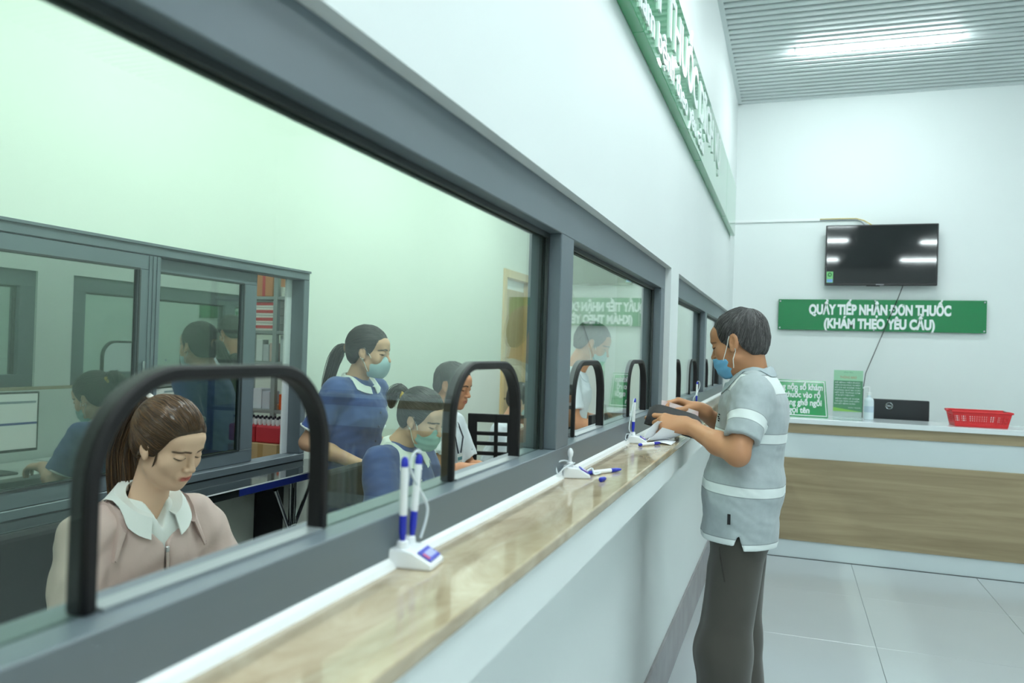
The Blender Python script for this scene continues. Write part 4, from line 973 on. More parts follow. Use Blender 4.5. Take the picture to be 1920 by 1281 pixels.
# ---------------------------------------------------------------- service windows
HW, HH = .180, .206           # hatch half width, height
def arch_pts(c, w, z0, h, n=10, r=.105):
    """open outline of a hatch from right foot over the top to the left foot, (y,z)"""
    P = [(c+w, z0)]+[(c+w-r+r*math.cos(a), z0+h-r+r*math.sin(a)) for a in np.linspace(0, PI/2, n)]+[(c-w+r+r*math.cos(a), z0+h-r+r*math.sin(a)) for a in np.linspace(PI/2, PI, n)]+[(c-w, z0)]
    return P
SILL = 1.231
def window_unit(name, u, panes, hatches):
    root = thing(name, (0, 0, 0), kind='structure')
    y0, y1 = u
    xa, xb = -.585, -.505
    MB().box(xa, xb, y0, y1, 1.733, ZT).build('head_rail', M_FRAME, root, bevel=.0015)
    MB().box(xa, xb, y0, y1, ZCT, 1.229).build('bottom_rail', M_FRAME, root, bevel=.0015)
    ys = [y0]+[v for p in panes for v in p]+[y1]
    for k in range(0, len(ys), 2):
        MB().box(xa, xb, ys[k], ys[k+1], 1.229, 1.733).build('mullion' if 0 < k < len(ys)-2 else 'jamb', M_FRAME, root, bevel=.0015)
    for (a, b) in panes:
        # glazing beads, each on its own side of the pane
        for (x0, x1) in ((-.556, -.549), (-.541, -.534)):
            for q in ((a, b, 1.722, 1.733), (a, a+.011, 1.229, 1.722), (b-.011, b, 1.229, 1.722)): MB().box(x0, x1, *q).build('glazing_bead', M_FRAME_D, root)
        hs = [h for h in hatches if a < h < b]
        # glass outline: along the foot, stepping over each hatch
        out = [(a, 1.229)]
        for h in sorted(hs): out += list(reversed(arch_pts(h, HW-.010, 1.229, HH-.008)))
        out += [(b, 1.229), (b, 1.733), (a, 1.733)]
        bm = bmesh.new(); vs = [bm.verts.new((XG+.003, p[0], p[1])) for p in out]
        f = bm.faces.new(vs); r = bmesh.ops.extrude_face_region(bm, geom=[f]); bmesh.ops.translate(bm, vec=(-.006, 0, 0), verts=[v for v in r['geom'] if isinstance(v, bmesh.types.BMVert)])
        bmesh.ops.triangulate(bm, faces=[f for f in bm.faces if len(f.verts) > 4]); bmesh.ops.recalc_face_normals(bm, faces=bm.faces)
        me = bpy.data.meshes.new('pane'); bm.to_mesh(me); bm.free(); add_obj('pane', me, M_GLASS, root)
        for h in hs:
            o_, i_ = arch_pts(h, HW, 1.229, HH, 12), arch_pts(h, HW-.015, 1.229, HH-.015, 12, r=.092)
            t = MB(); n = len(o_); x0, x1 = -.560, -.537
            t.v = [(x1, *p) for p in o_]+[(x1, *p) for p in i_]+[(x0, *p) for p in o_]+[(x0, *p) for p in i_]
            for k in range(n-1):
                t.f += [(k, k+1, n+k+1, n+k), (2*n+k+1, 2*n+k, 3*n+k, 3*n+k+1), (k+1, k, 2*n+k, 2*n+k+1), (n+k, n+k+1, 3*n+k+1, 3*n+k)]
            t.f += [(0, n, 3*n, 2*n), (2*n-1, n-1, 3*n-1, 4*n-1)]
            t.build('hatch_trim', M_BLACK, root, smooth=True, bevel=.003)
            MB().box(-.556, -.534, h-HW+.016, h+HW-.016, 1.229, 1.233).build('hatch_track', mat('track_alu', (150, 158, 160), .35, metal=.4), root)
    return root
window_unit('window_1', U1, [(.33, 1.755), (1.863, 3.262)], [.672, 1.413, 2.215, 2.98])
window_unit('window_2', U2, [(3.705, 5.07), (5.18, 6.555)], [4.05, 4.82, 5.53, 6.30])
# ---------------------------------------------------------------- office rear window with mirror-film sliding sashes
w3 = thing('window_3', (0, 0, 0), kind='structure')
ya, yb, za, zb = 1.10, 3.461, .859, ZT
x0, x1 = XR-.08, XR+.012
for q in ((ya, yb, zb-.046, zb), (ya, yb, za, za+.034), (ya, ya+.04, za+.034, zb-.046), (yb-.046, yb, za+.034, zb-.046)): MB().box(x0, x1, *q).build('outer_frame', M_FRAME, w3, bevel=.003)
MB().box(x1, x1+.008, ya, yb, zb-.010, zb).build('drip_edge', M_FRAME, w3)
MB().box(XR-.072, XR-.062, 3.37, 3.415, za+.034, zb-.046).build('inner_reveal', M_WHITE, w3)
def sash(y0, y1, xs, st=.075):
    s = thing('sash'); s.parent = w3
    for q in ((y0, y1, 1.722, zb-.048), (y0, y1, za+.036, .955), (y0, y0+st*.8, .955, 1.722), (y1-st*1.25, y1, .955, 1.722)): MB().box(xs-.014, xs+.014, *q).build('sash_rail', M_FRAME, s, bevel=.002)
    MB().box(xs-.003, xs+.003, y0+st*.8, y1-st*1.25, .955, 1.722).build('pane', M_FILM, s)
    for q in ((y0+st*.8, y1-st*1.25, .951, .958), (y0+st*.8, y1-st*1.25, 1.719, 1.726), (y1-st*1.25-.004, y1-st*1.25+.004, .958, 1.719)): MB().box(xs+.014, xs+.017, *q).build('gasket', M_FRAME_D, s)
    return s
s1 = sash(ya+.04, 2.451, XR-.006, .085); s2 = sash(2.385, 3.090, XR-.040, .075)
for k in range(3): MB().box(XR+.008, XR+.012, 2.388+k*.020, 2.400+k*.020, za+.036, zb-.048).build('interlock_rib', M_FRAME, s1)
MB().box(XR+.008, XR+.020, 2.365, 2.377, 1.27, 1.37).build('latch', M_CHROME, s1, bevel=.003)
shelf = tag(thing('window_shelf', (0, 0, 0)), 'dark glossy stone shelf below the office rear window', 'shelf')
MB().box(XR+.001, -2.10, 1.0, 3.50, .822, .858).build('slab', mat('granite_black', (30, 35, 36), .05, coat=.5), shelf, bevel=.002)
MB().box(-2.1, -2.097, 2.66, 3.50, .824, .853).build('edge_band', mat('edge_navy', (28, 44, 116), .3), shelf); MB().box(-2.1, -2.097, 1.0, 3.50, .853, .858).build('edge_top_strip', mat('edge_white', (225, 230, 230), .3), shelf)  # thin white strip along the top of the shelf edge
# door in the rear wall
d1 = thing('door_1', (0, 0, 0), kind='structure'); DW = wood_mat('door_wood', (222, 196, 146), (206, 176, 122), 2)
MB().box(XR-.11, XR+.016, 6.37, 6.44, 0, 2.16).build('door_jamb', DW, d1, bevel=.002); MB().box(XR-.11, XR+.016, 7.08, YB-.001, 0, 2.09).build('door_jamb', DW, d1, bevel=.002)
MB().box(XR-.11, XR+.016, 6.44, YB-.001, 2.09, 2.16).build('door_head', DW, d1, bevel=.002)
MB().box(XR-.085, XR-.045, 6.443, 7.078, .006, 2.0).build('door_leaf', wood_mat('door_leaf_wood', (200, 176, 134), (186, 160, 116), 2), d1, bevel=.002)
MB().box(XR-.08, XR-.05, 6.443, 7.078, 2.0, 2.088).build('transom', M_WHITE, d1)
MB().tube([(XR-.045, 6.52, 1.02), (XR-.005, 6.52, 1.02), (XR-.005, 6.62, 1.02)], .009, 8).build('door_handle', M_CHROME, d1, smooth=True)

# ---------------------------------------------------------------- ceiling lamps
LAMP_L = lamp_mat('lamp_lobby', LOBBY_W, .20); LAMP_O = lamp_mat('lamp_office', OFFICE_W, .17); LAMP_S = lamp_mat('lamp_store', STORE_W, .17)
def linear_lamp(x, y, z, along, L, m, label, group, w=.062):
    r = thing('ceiling_light', (x, y, z), 0, label, 'light', group)
    a, b = (L/2, w/2) if along == 'x' else (w/2, L/2)
    MB().box(-a-.012, a+.012, -b-.006, b+.006, -.012, .0).build('housing', M_WHITE, r, bevel=.003)
    MB().box(-a, a, -b, b, -.030, -.012).build('diffuser', m, r, bevel=.008, bseg=2)
    return r
linear_lamp(.512, 5.965, ZC, 'x', 1.03, LAMP_L, 'glowing linear lamp on the slatted ceiling', None)
for (x, y, w) in ((2.75, 4.6, 'right row, nearest the back wall'), (.45, 3.2, 'left row, second from the back wall'), (.45, 1.75, 'left row, third from the back wall, added to brighten the counter wall'), (.45, .3, 'left row, fourth from the back wall'), (2.75, 1.0, 'right row, second from the back wall'), (.45, -1.6, 'left row, fifth from the back wall'), (2.75, -2.0, 'right row, third from the back wall'), (.45, -4.6, 'left row, farthest from the back wall'), (2.75, -4.8, 'right row, farthest from the back wall')):
    linear_lamp(x, y, ZC, 'x', 1.03, LAMP_L, 'lobby ceiling lamp outside the picture, '+w, 'lobby lamps out of view')  # third lamp of the left row is an extra, added to brighten the counter wall
for y, w in ((.6, 'above the pink-jacketed woman'), (2.3, 'above the women in blue'), (4.0, 'above the man with the badge'), (5.7, 'nearest the wooden door')): linear_lamp(-1.45, y, 2.95, 'y', 1.1, LAMP_O, 'linear lamp on the office ceiling '+w, 'office lamps out of view')
for y, w in ((3.0, 'in front of the rack'), (5.2, 'behind the rack')): linear_lamp(-3.4, y, 2.95, 'x', 1.1, LAMP_S, 'linear lamp on the storeroom ceiling '+w, 'storeroom lamps out of view')
# ---------------------------------------------------------------- lobby: signs, screen, reception counter
sg = tag(thing('wall_sign', (0, 0, 0)), 'long green sign with raised white letters high on the wall above the windows', 'sign')
SX = -.442; ys = (-.45, .72, 2.37, 4.02, 5.67, 6.62)
M_SIGNL = mat('sign_green_front', (52, 150, 92), .08, coat=.4)
for k in range(len(ys)-1): MB().box(XW, SX, ys[k]+.0015, ys[k+1]-.0015, 2.44, 2.845).build('sign_panel', M_SIGNL, sg, bevel=.002)
split_letters(place_text('QUẦY PHÁT THUỐC DỊCH VỤ', .245, M_LETTER, sg, on_left(SX+.003, 3.08, 2.685), depth=.003, bold=.006, width=3.86))
split_letters(place_text('Khám bệnh theo yêu cầu', .125, M_LETTER, sg, on_left(SX+.003, 3.08, 2.515), depth=.003, bold=.0025, width=1.98))
for y in (2.75,): MB().lathe([(.010, 0), (.010, .006), (.006, .009)], 12).xf(Matrix.Translation((SX, y, 2.465)) @ Matrix.Rotation(PI/2, 4, 'Y')).build('screw_cap', M_CHROME, sg, smooth=True)

bs = tag(thing('wall_sign', (0, 0, 0)), 'green sign with white lettering below the television on the back wall', 'sign')
MB().box(-.097, 1.470, 7.118, 7.124, 1.702, 1.962).build('sign_panel', M_GREEN, bs, bevel=.0015)
LT_ = split_letters(place_text('QUẦY TIẾP NHẬN DƠN THUỐC', .112, M_LETTER, bs, on_back(.684, 7.116, 1.873), depth=.002, bold=.0055, width=1.07))
_d = LT_[12]; _xs = [v.co.x for v in _d.data.vertices]; _zs = [v.co.z for v in _d.data.vertices]; _zm = (min(_zs)+max(_zs))/2
MB().box(min(_xs)-.010, min(_xs)+.026, 7.1135, 7.118, _zm-.006, _zm+.006).build('letter_bar', M_LETTER, bs)      # crossbar of the D
split_letters(place_text('(KHÁM THEO YÊU CẦU)', .110, M_LETTER, bs, on_back(.687, 7.116, 1.757), depth=.002, bold=.0055, width=.835))
for (x, z) in ((-.082, 1.945), (1.455, 1.947), (-.082, 1.718), (1.455, 1.718), (.66, 1.952), (.655, 1.712)):
    MB().lathe([(.009, 0), (.009, .032), (.006, .036)], 14).xf(Matrix.Translation((x, YB, z)) @ Matrix.Rotation(PI/2, 4, 'X')).build('standoff_screw', M_CHROME, bs, smooth=True)

tv = tag(thing('television', (.685, 7.05, 2.075)), 'black wall-mounted flat television above the green sign', 'television')
M_TVB = mat('tv_black', (18, 18, 20), .3); M_SCR = mat('tv_screen', (10, 11, 13), .04, coat=.6)
MB().box(-.42, .42, .0, .035, 0, .502).build('casing', M_TVB, tv, bevel=.004)
MB().box(-.409, .409, -.002, .0, .018, .492).build('screen', M_SCR, tv)
MB().box(-.15, .15, .035, .10, .12, .38).build('wall_bracket', M_TVB, tv)
st = MB().box(-.407, -.357, -.0035, -.002, .022, .115).build('sticker', mat('sticker_green', (120, 190, 120), .4), tv)
MB().box(-.404, -.360, -.0045, -.0035, .026, .052).build('sticker_label', mat('sticker_blue', (120, 160, 210), .4), st); MB().tube([(-.382+.012*math.cos(a), -.0045, .090+.014*math.sin(a)) for a in np.linspace(0, 2*PI, 13)[:-1]], .004, 6, closed=True).build('sticker_emblem', mat('sticker_dark', (30, 110, 60), .4), st)
MB().box(-.03, .03, -.003, 0, .004, .011).build('logo_plate', mat('tv_logo', (150, 150, 155), .3), tv)
MB().box(-.10, .0, .0, .02, -.006, 0).build('stand_foot_socket', M_TVB, tv)
cb = MB().tube([(.862, 7.10, 2.08), (.83, 7.10, 1.98), (.72, 7.105, 1.68), (.60, 7.10, 1.35), (.585, 7.10, 1.22), (.58, 7.08, .80)], .0035, 6).build('power_cable', mat('cable_black', (30, 30, 32), .5), smooth=True)
tag(cb, 'thin black cable hanging from the television past the green sign', 'cable')
tk = tag(MB().box(XW+.001, .216, 7.134, 7.149, 2.630, 2.652).build('cable_trunking', M_WHITE, bevel=.002), 'white plastic cable trunking running along the back wall', 'trunking')
wr = tag(thing('loose_wires', (0, 0, 0)), 'yellow and grey wires running from the trunking to the television', 'wires')
MB().tube([(.216, 7.14, 2.645), (.35, 7.14, 2.646), (.50, 7.14, 2.644), (.56, 7.13, 2.625), (.63, 7.11, 2.575)], .0045, 6).build('yellow_wire', mat('wire_yellow', (205, 180, 90), .5), wr, smooth=True)
MB().tube([(.216, 7.138, 2.637), (.35, 7.138, 2.637), (.50, 7.138, 2.636), (.54, 7.12, 2.615), (.57, 7.10, 2.575)], .005, 6).build('grey_wire', mat('wire_grey', (150, 158, 164), .5), wr, smooth=True)

rc = tag(thing('reception_counter', (0, 0, 0)), 'white and wood-panelled reception counter below the television', 'counter')
WD = wood_mat('counter_wood', (172, 154, 122), (146, 128, 98), 0); WPL = mat('counter_white', (214, 224, 226), .35); XE = 3.05
MB().box(XW+.012, XE, 6.085, 6.53, .985, 1.021).build('top_slab', mat('slab_white', (232, 238, 240), .12), rc, bevel=.002)
MB().box(XW+.012, XE-.02, 6.115, 6.50, .913, .985).build('wood_strip', WD, rc); MB().box(XW+.012, XE-.02, 6.127, 6.50, .731, .913).build('upper_panel', WPL, rc)
MB().box(XW+.012, XE-.02, 6.112, 6.50, .131, .731).build('wood_panel', WD, rc, bevel=.001); MB().box(XW+.012, XE-.02, 6.127, 6.50, .004, .131).build('plinth', WPL, rc); MB().box(XW+.012, XE-.02, 6.122, 6.5, 0, .004).build('shade_strip', M_BLACK, rc)  # lowest black strip stands in for the shade under the plinth
# counter-top signs
a1 = tag(thing('notice_board', (0, 6.28, 1.0215)), 'green notice with white lettering leaning on the reception counter beside the man', 'sign')
lean = Matrix.Rotation(-.12, 4, 'X')
ol = [(-.215, 0), (.285, 0), (.262, .275), (-.200, .275)]
MB().prism(ol[::1], 'y', 0, .006).xf(lean).build('board', M_GREEN2, a1, bevel=.001)
def rim(pts, w, m, par, M4, yy):
    P = np.array(pts, float); c = P.mean(0); n = len(P); I = c+(P-c)*(1-w/np.abs(P-c).max(0)); mbx = MB()
    mbx.v = [(p[0], yy, p[1]) for p in P]+[(p[0], yy, p[1]) for p in I]+[(p[0], yy+.002, p[1]) for p in P]+[(p[0], yy+.002, p[1]) for p in I]
    for k in range(n):
        j = (k+1) % n; mbx.f += [(k, j, n+j, n+k), (2*n+j, 2*n+k, 3*n+k, 3*n+j), (k, 2*n+k, 2*n+j, j), (n+k, n+j, 3*n+j, 3*n+k)]
    return mbx.xf(M4).build('white_border', m, par)
rim([(-.208, .008), (.277, .008), (.255, .267), (-.194, .267)], .007, M_LETTER, a1, lean, -.002)
for i, (t, w) in enumerate((('Vui lòng nộp sổ khám', .42), ('và đơn thuốc vào rổ', .39), ('xuống hàng ghế ngồi', .41), ('chờ gọi tên', .24))):
    place_text(t, .062, M_LETTER, a1, lean @ Matrix(((1, 0, 0, .035), (0, 0, -1, -.002), (0, 1, 0, .222-i*.058), (0, 0, 0, 1))), depth=.001, bold=.0018, width=w)
MB().box(.02, .08, .04, .044, 0, .16).build('prop_stand', M_WHITE, a1)
a2 = tag(thing('notice_holder', (.412, 6.22, 1.0215)), 'pale and dark green printed notice in a clear stand beside the pump bottle', 'sign')
M_ACR = glass_mat('clear_acrylic', (.93, .97, .96), 1.0, 1.45)
MB().box(-.10, .10, .0, .002, .052, .362).build('clear_front', M_ACR, a2); MB().box(-.10, .10, -.03, .05, 0, .004).build('clear_foot', M_ACR, a2); MB().box(-.10, .10, .002, .005, .0, .060).build('clear_stem', M_ACR, a2)
sh = MB().box(-.098, .098, .0022, .0042, .060, .360).build('printed_sheet', mat('notice_green', (96, 158, 112), .5), a2)
MB().box(-.098, .098, .0012, .0020, .285, .360).build('header_band', mat('notice_pale', (176, 222, 186), .5), sh); MB().prism([(-.098, .060), (.098, .060), (.02, .072), (-.098, .088)], 'y', .0010, .0020).build('footer_wave', mat('notice_lime', (150, 206, 92), .5), sh)
place_text('THÔNG BÁO', .024, mat('notice_orange', (206, 140, 96), .5), sh, on_back(0, .0008, .308), depth=.0003, width=.112)
for i, (t, w, x) in enumerate((('BỆNH VIỆN', .06, 0),)): place_text(t, .012, mat('notice_text_green', (110, 170, 140), .5), sh, on_back(0, .0008, .345), depth=.0003, width=w)
for i, (t, w) in enumerate((('ĐỂ BỆNH VIỆN ĐƯỢC', .17), ('HÂN HẠNH PHỤC VỤ MỘT', .17), ('SỐ CƠ SỞ KHÁM THU', .17), ('KHÔNG QUÝ BÀ CON', .17), ('HẾT SỨC THÔNG CẢM', .17), ('VÌ SỰ BẤT TIỆN NÀY', .13), ('BỆNH VIỆN SẼ KHÁM', .16), ('NGOÀI TRỜI CHO ĐẾN', .16), ('KHI HẾT BỆNH NHÂN', .14))):
    z = .270-i*.0185-(.006 if i > 5 else 0); place_text(t, .0125, M_LETTER, sh, on_back(-.004 if w > .15 else -.02, .0008, z), depth=.0003, bold=.0002, width=w)
place_text('TRÂN TRỌNG', .012, M_LETTER, sh, on_back(.045, .0008, .088), depth=.0003, width=.085)
bt = tag(thing('pump_bottle', (.566, 6.36, 1.0215)), 'white hand sanitiser pump bottle between the notice and the computer screen', 'bottle')
MB().lathe([(.030, 0), (.034, .004), (.034, .135), (.030, .152), (.014, .165), (.013, .180)], 24).build('bottle_body', mat('bottle_white', (222, 234, 240), .3), bt, smooth=True)
MB().lathe([(.0345, .055), (.0345, .100)], 24).build('label_band', mat('bottle_label', (196, 212, 226), .4), bt, smooth=True)
MB().lathe([(.016, .180), (.016, .200), (.006, .202), (.006, .235)], 16).build('pump_collar', M_WHITE, bt, smooth=True); MB().tube([(.004, 0, .238), (-.012, 0, .240), (-.036, 0, .236), (-.040, 0, .228)], .006, 8).build('pump_spout', M_WHITE, bt, smooth=True)
mon = tag(thing('computer_monitor', (.81, 6.66, .74)), 'black monitor with a round silver emblem seen from behind the reception counter', 'monitor')
MB().box(-.202, .202, 0, .03, .08, .425).build('back_shell', mat('monitor_black', (34, 37, 40), .4), mon, bevel=.006)
lg = MB().tube([(-.075+.024*math.cos(a), -.001, .375+.024*math.sin(a)) for a in np.linspace(0, 2*PI, 33)[:-1]], .0028, 6, closed=True).build('round_emblem', M_CHROME, mon, smooth=True)
place_text('DELL', .020, M_CHROME, mon, on_back(-.075, -.001, .375), depth=.001, bold=.0006, width=.036)
MB().box(-.04, .04, .03, .06, .0, .25).build('stand', M_TVB, mon); MB().box(-.12, .12, -.04, .12, 0, .012).build('stand_foot', M_TVB, mon)
dk = tag(thing('reception_desk', (0, 0, 0)), 'work surface behind the reception counter', 'desk')
MB().box(XW+.012, 3.0, 6.505, 7.0, .70, .739).build('desk_top', WPL, dk); MB().box(XW+.012, XW+.03, 6.505, 7.0, 0, .70).build('side_panel', WPL, dk); MB().box(2.98, 3.0, 6.505, 7.0, 0, .70).build('side_panel', WPL, dk)
# red perforated basket
bk = tag(thing('plastic_basket', (1.26, 6.29, 1.0215)), 'red perforated plastic basket on the reception counter', 'basket'); RED = mat('basket_red', (222, 46, 50), .4)
LT, LB, WT, WB, BH = .178, .158, .125, .108, .100
MB().box(-LB, LB, -WB, WB, 0, .004).build('floor_plate', RED, bk)
def bside(p0, p1, q0, q1, name):
    """lattice wall between bottom edge p0-p1 and top edge q0-q1"""
    p0, p1, q0, q1 = map(lambda v: np.array(v, float), (p0, p1, q0, q1)); t = .0016
    nrm = unit(np.cross(p1-p0, q0-p0)); mbx = MB()
    def S(u, v): return (p0*(1-u)+p1*u)*(1-v)+(q0*(1-u)+q1*u)*v
    def slab(u0, u1, v0, v1):
        c = [S(u0, v0), S(u1, v0), S(u1, v1), S(u0, v1)]; mbx.add([p-nrm*t for p in c]+[p+nrm*t for p in c], [(3, 2, 1, 0), (4, 5, 6, 7), (0, 1, 5, 4), (1, 2, 6, 5), (2, 3, 7, 6), (3, 0, 4, 7)])
    L = np.linalg.norm(p1-p0); n = max(6, int(L/.0125)); slab(0, 1, 0, .22); slab(0, 1, .78, 1)
    gaps = (.0, .22, .26, .74, .78, 1.0)
    for k in range(n+1):
        u = k/n; w = .20/n if not (.20 < u < .28 or .72 < u < .80 or u < .03 or u > .97) else .62/n
        slab(max(0, u-w), min(1, u+w), .22, .78)
    for v in (.36, .50, .64): slab(0, 1, v-.022, v+.022)
    mbx.build(name, RED, bk)
bside((-LB, -WB, .002), (LB, -WB, .002), (-LT, -WT, BH), (LT, -WT, BH), 'lattice_wall'); bside((LB, WB, .002), (-LB, WB, .002), (LT, WT, BH), (-LT, WT, BH), 'lattice_wall')
bside((LB, -WB, .002), (LB, WB, .002), (LT, -WT, BH), (LT, WT, BH), 'lattice_wall'); bside((-LB, WB, .002), (-LB, -WB, .002), (-LT, WT, BH), (-LT, -WT, BH), 'lattice_wall')
rp = [(-LT-.006, -WT-.006), (LT+.006, -WT-.006), (LT+.006, WT+.006), (-LT-.006, WT+.006)]
MB().tube([(x, y, BH+.004) for x, y in rp], .007, 8, closed=True).build('rim', RED, bk, smooth=True)
for s in (-1, 1): MB().prism([(s*(LT+.004)-.001, -.04), (s*(LT+.022), -.03), (s*(LT+.022), .03), (s*(LT+.004)-.001, .04)][::s], 'z', BH-.002, BH+.008).build('handle_tab', RED, bk)

# ---------------------------------------------------------------- on the counter: pens, stands, papers
M_PENW = mat('pen_white', (240, 243, 245), .3); M_PENB = mat('pen_blue', (34, 48, 178), .3); M_CORD = mat('cord_clear', (214, 222, 226), .25)
def pen_parts(par, M4, L=.120, cap_top=True):
    r = .0052
    g = MB().lathe([(.0012, 0), (.0035, .006), (r, .018), (r, .040)], 14).xf(M4).build('grip', M_PENB, par, smooth=True)
    MB().lathe([(r, .040), (r*1.02, .042), (r*1.02, L-.014)], 14).xf(M4).build('barrel', M_PENW, par, smooth=True)
    if cap_top: MB().lathe([(r, L-.014), (r*1.05, L-.012), (r*.95, L-.004), (r*.4, L)], 14).xf(M4).build('end_cap', M_PENB, par, smooth=True)
    return g
def axis_to(d):
    d = Vector(d).normalized(); return d.to_track_quat('Z', 'Y').to_matrix().to_4x4()
LAST = [None]
def pen_stand(x, y, rz, label, n=2, pens=True, pegs=False):
    r = thing('pen_stand', (x, y, ZCT), rz, label, 'pen stand', 'pen stands along the stone countertop')
    hw = .027; LAST[0] = r
    b = MB().prism([(.031, 0), (.031, .008), (.002, .024), (-.030, .026), (-.034, .020), (-.034, 0)][::-1], 'y', -hw, hw).build('base', M_PENW, r, bevel=.003, bseg=2)
    sl = Matrix.Translation((.0175, 0, .0165)) @ Matrix.Rotation(math.atan2(.016, .029), 4, 'Y')
    lb = MB().box(-.011, .011, -.021, .021, -.0003, .0012).xf(sl).build('label_plate', mat('stand_label', (66, 74, 190), .4), b)
    MB().box(-.005, .006, -.010, .017, .0012, .0018).xf(sl).build('label_print', mat('stand_label_light', (176, 184, 236), .4), lb); MB().box(-.004, .007, -.019, -.012, .0012, .0018).xf(sl).build('label_mark', mat('stand_label_red', (206, 96, 130), .4), lb)
    for s in ((-.014, .014) if n == 2 else (0,)):
        MB().lathe([(.009, .024), (.008, .034), (.006, .036)], 14, (-.016, s)).build('socket', M_PENW, b, smooth=True)
        if pegs: MB().lathe([(.004, .034), (.004, .046), (.0065, .052), (.007, .060), (.004, .067), (.001, .069)], 12, (-.016, s)).build('peg', M_PENW, b, smooth=True)
    return r
def upright_pen(x, y, z, tilt, label):
    p = thing('pen', (x, y, z), 0, label, 'pen', 'blue and white pens of the countertop stands'); pen_parts(p, axis_to((*tilt, 1))); return p
def cord(pts, label, r=.0020):
    C = np.array(pts, float); bpy.context.view_layer.update(); o = MB().tube(pts_smooth(C, 40), r, 6).xf(LAST[0].matrix_world.inverted()).build('cord', M_CORD, LAST[0], smooth=True); return tag(o, label)
def pts_smooth(C, n):
    t = np.linspace(0, len(C)-1.0001, n); out = []
    for x in t:
        i = int(x); u = x-i; p = [C[max(0, min(len(C)-1, i+k))] for k in (-1, 0, 1, 2)]
        out.append(.5*((2*p[1])+(-p[0]+p[2])*u+(2*p[0]-5*p[1]+4*p[2]-p[3])*u*u+(-p[0]+3*p[1]-3*p[2]+p[3])*u**3))
    return np.array(out)
P1 = (-.478, .985)
pen_stand(*P1, .12, 'white pen stand with two upright pens, nearest on the countertop')
upright_pen(-.492, .968, ZCT+.030, (-.01, .012), 'upright pen in the nearest stand, left of the pair')
upright_pen(-.494, 1.000, ZCT+.030, (.04, .05), 'upright pen in the nearest stand, right of the pair')
z0 = ZCT
cord([(-.498, .985, z0+.030), (-.500, .988, z0+.07), (-.498, .989, z0+.11), (-.495, .994, z0+.145), (-.490, 1.004, z0+.155), (-.488, 1.008, z0+.150)], 'pale cord looping up behind the two pens of the nearest stand')
cord([(-.486, 1.012, z0+.030), (-.482, 1.020, z0+.055), (-.481, 1.020, z0+.075), (-.487, 1.008, z0+.098), (-.490, .992, z0+.118), (-.492, .978, z0+.140), (-.492, .970, z0+.150)], 'pale cord twisting beside the right pen of the nearest stand')
pen_stand(-.474, 1.835, .35, 'white pen stand without upright pen, second along the countertop', 1, pegs=True)
cord([(-.486, 1.845, z0+.030), (-.500, 1.815, z0+.040), (-.508, 1.775, z0+.036), (-.500, 1.765, z0+.015), (-.490, 1.785, z0+.028), (-.478, 1.83, z0+.034)], 'pale cord coiled on the second pen stand')
cord([(-.455, 1.862, z0+.012), (-.448, 1.885, z0+.016), (-.440, 1.875, z0+.004), (-.430, 1.900, z0+.004), (-.436, 1.915, z0+.004), (-.430, 1.925, z0+.005)], 'pale cord between second pen stand and the lying pen')
def lying_pen(a, b, label):
    a = np.array(a, float); b = np.array(b, float); p = thing('pen', tuple(b), 0, label, 'pen', 'pens lying on the stone countertop'); pen_parts(p, axis_to(a-b)); return p
lying_pen((-.437, 1.905, z0+.0056), (-.394, 1.978, z0+.0056), 'pen lying beside the second stand, blue tip outward')
cp = tag(MB().lathe([(.003, 0), (.0055, .002), (.0056, .014), (.0045, .022), (.002, .026)], 14).xf(axis_to((.25, 1, 0))).build('pen_stopper', M_PENB, smooth=True), 'small blue pen cap lying loose on the countertop', 'pen lid'); cp.location = (-.405, 1.790, z0+.0057)
pen_stand(-.474, 2.640, .2, 'white pen stand with one upright pen beside the folded receipts', 1)
upright_pen(-.490, 2.638, z0+.030, (.02, .0), 'upright pen in the stand beside the folded receipts')
cord([(-.488, 2.630, z0+.028), (-.505, 2.600, z0+.030), (-.500, 2.575, z0+.012), (-.488, 2.585, z0+.034), (-.498, 2.610, z0+.05), (-.494, 2.622, z0+.10), (-.490, 2.630, z0+.138), (-.488, 2.636, z0+.150)], 'pale cord of the stand beside the folded receipts')
lying_pen((-.458, 2.515, z0+.0056), (-.396, 2.637, z0+.0056), 'pen lying in front of the folded receipts')
pen_stand(-.474, 4.56, .2, 'white pen stand with one upright pen behind the man, farthest on countertop', 1)
upright_pen(-.490, 4.558, z0+.030, (.02, .02), 'upright pen in the farthest stand beyond the hands')
cord([(-.488, 4.55, z0+.028), (-.500, 4.50, z0+.03), (-.497, 4.48, z0+.06), (-.488, 4.54, z0+.08), (-.478, 4.60, z0+.12), (-.480, 4.60, z0+.148), (-.487, 4.565, z0+.152)], 'pale cord looping around the farthest upright pen')
# folded receipts
M_PAPER = mat('receipt_paper', (244, 247, 251), .7); M_INK = mat('receipt_print', (150, 160, 190), .7)
def sheet(name, fn, label, nu=14, nv=8, t=.0005):
    P = [[fn(i/nu, j/nv) for j in range(nv+1)] for i in range(nu+1)]
    o = solidify_grid(name, P, M_PAPER, None, t); tag(o, label, 'paper', 'folded receipts on the countertop'); return o
def s_a(u, v):   # lower sheet, its far half curling over
    a = u*2.4; return np.array([-.455+.075*v+.010*u, 2.69+.075*math.sin(a)+.02*u, z0+.002+.020*(1-math.cos(a))*.9])+np.array([0, .05*v, .008*v])
r1 = sheet('receipt', s_a, 'curled white receipt, lowest of the folded papers by the wallet')
def s_b(u, v): return np.array([-.470+.030*v+.050*u, 2.70+.03*v+.02*u, z0+.003+.066*u**1.1-.012*v*u+.012*math.sin(3*u)])+np.array([.018*u*v, .06*v, 0])
sheet('receipt', s_b, 'white receipt standing up steeply against the hand')
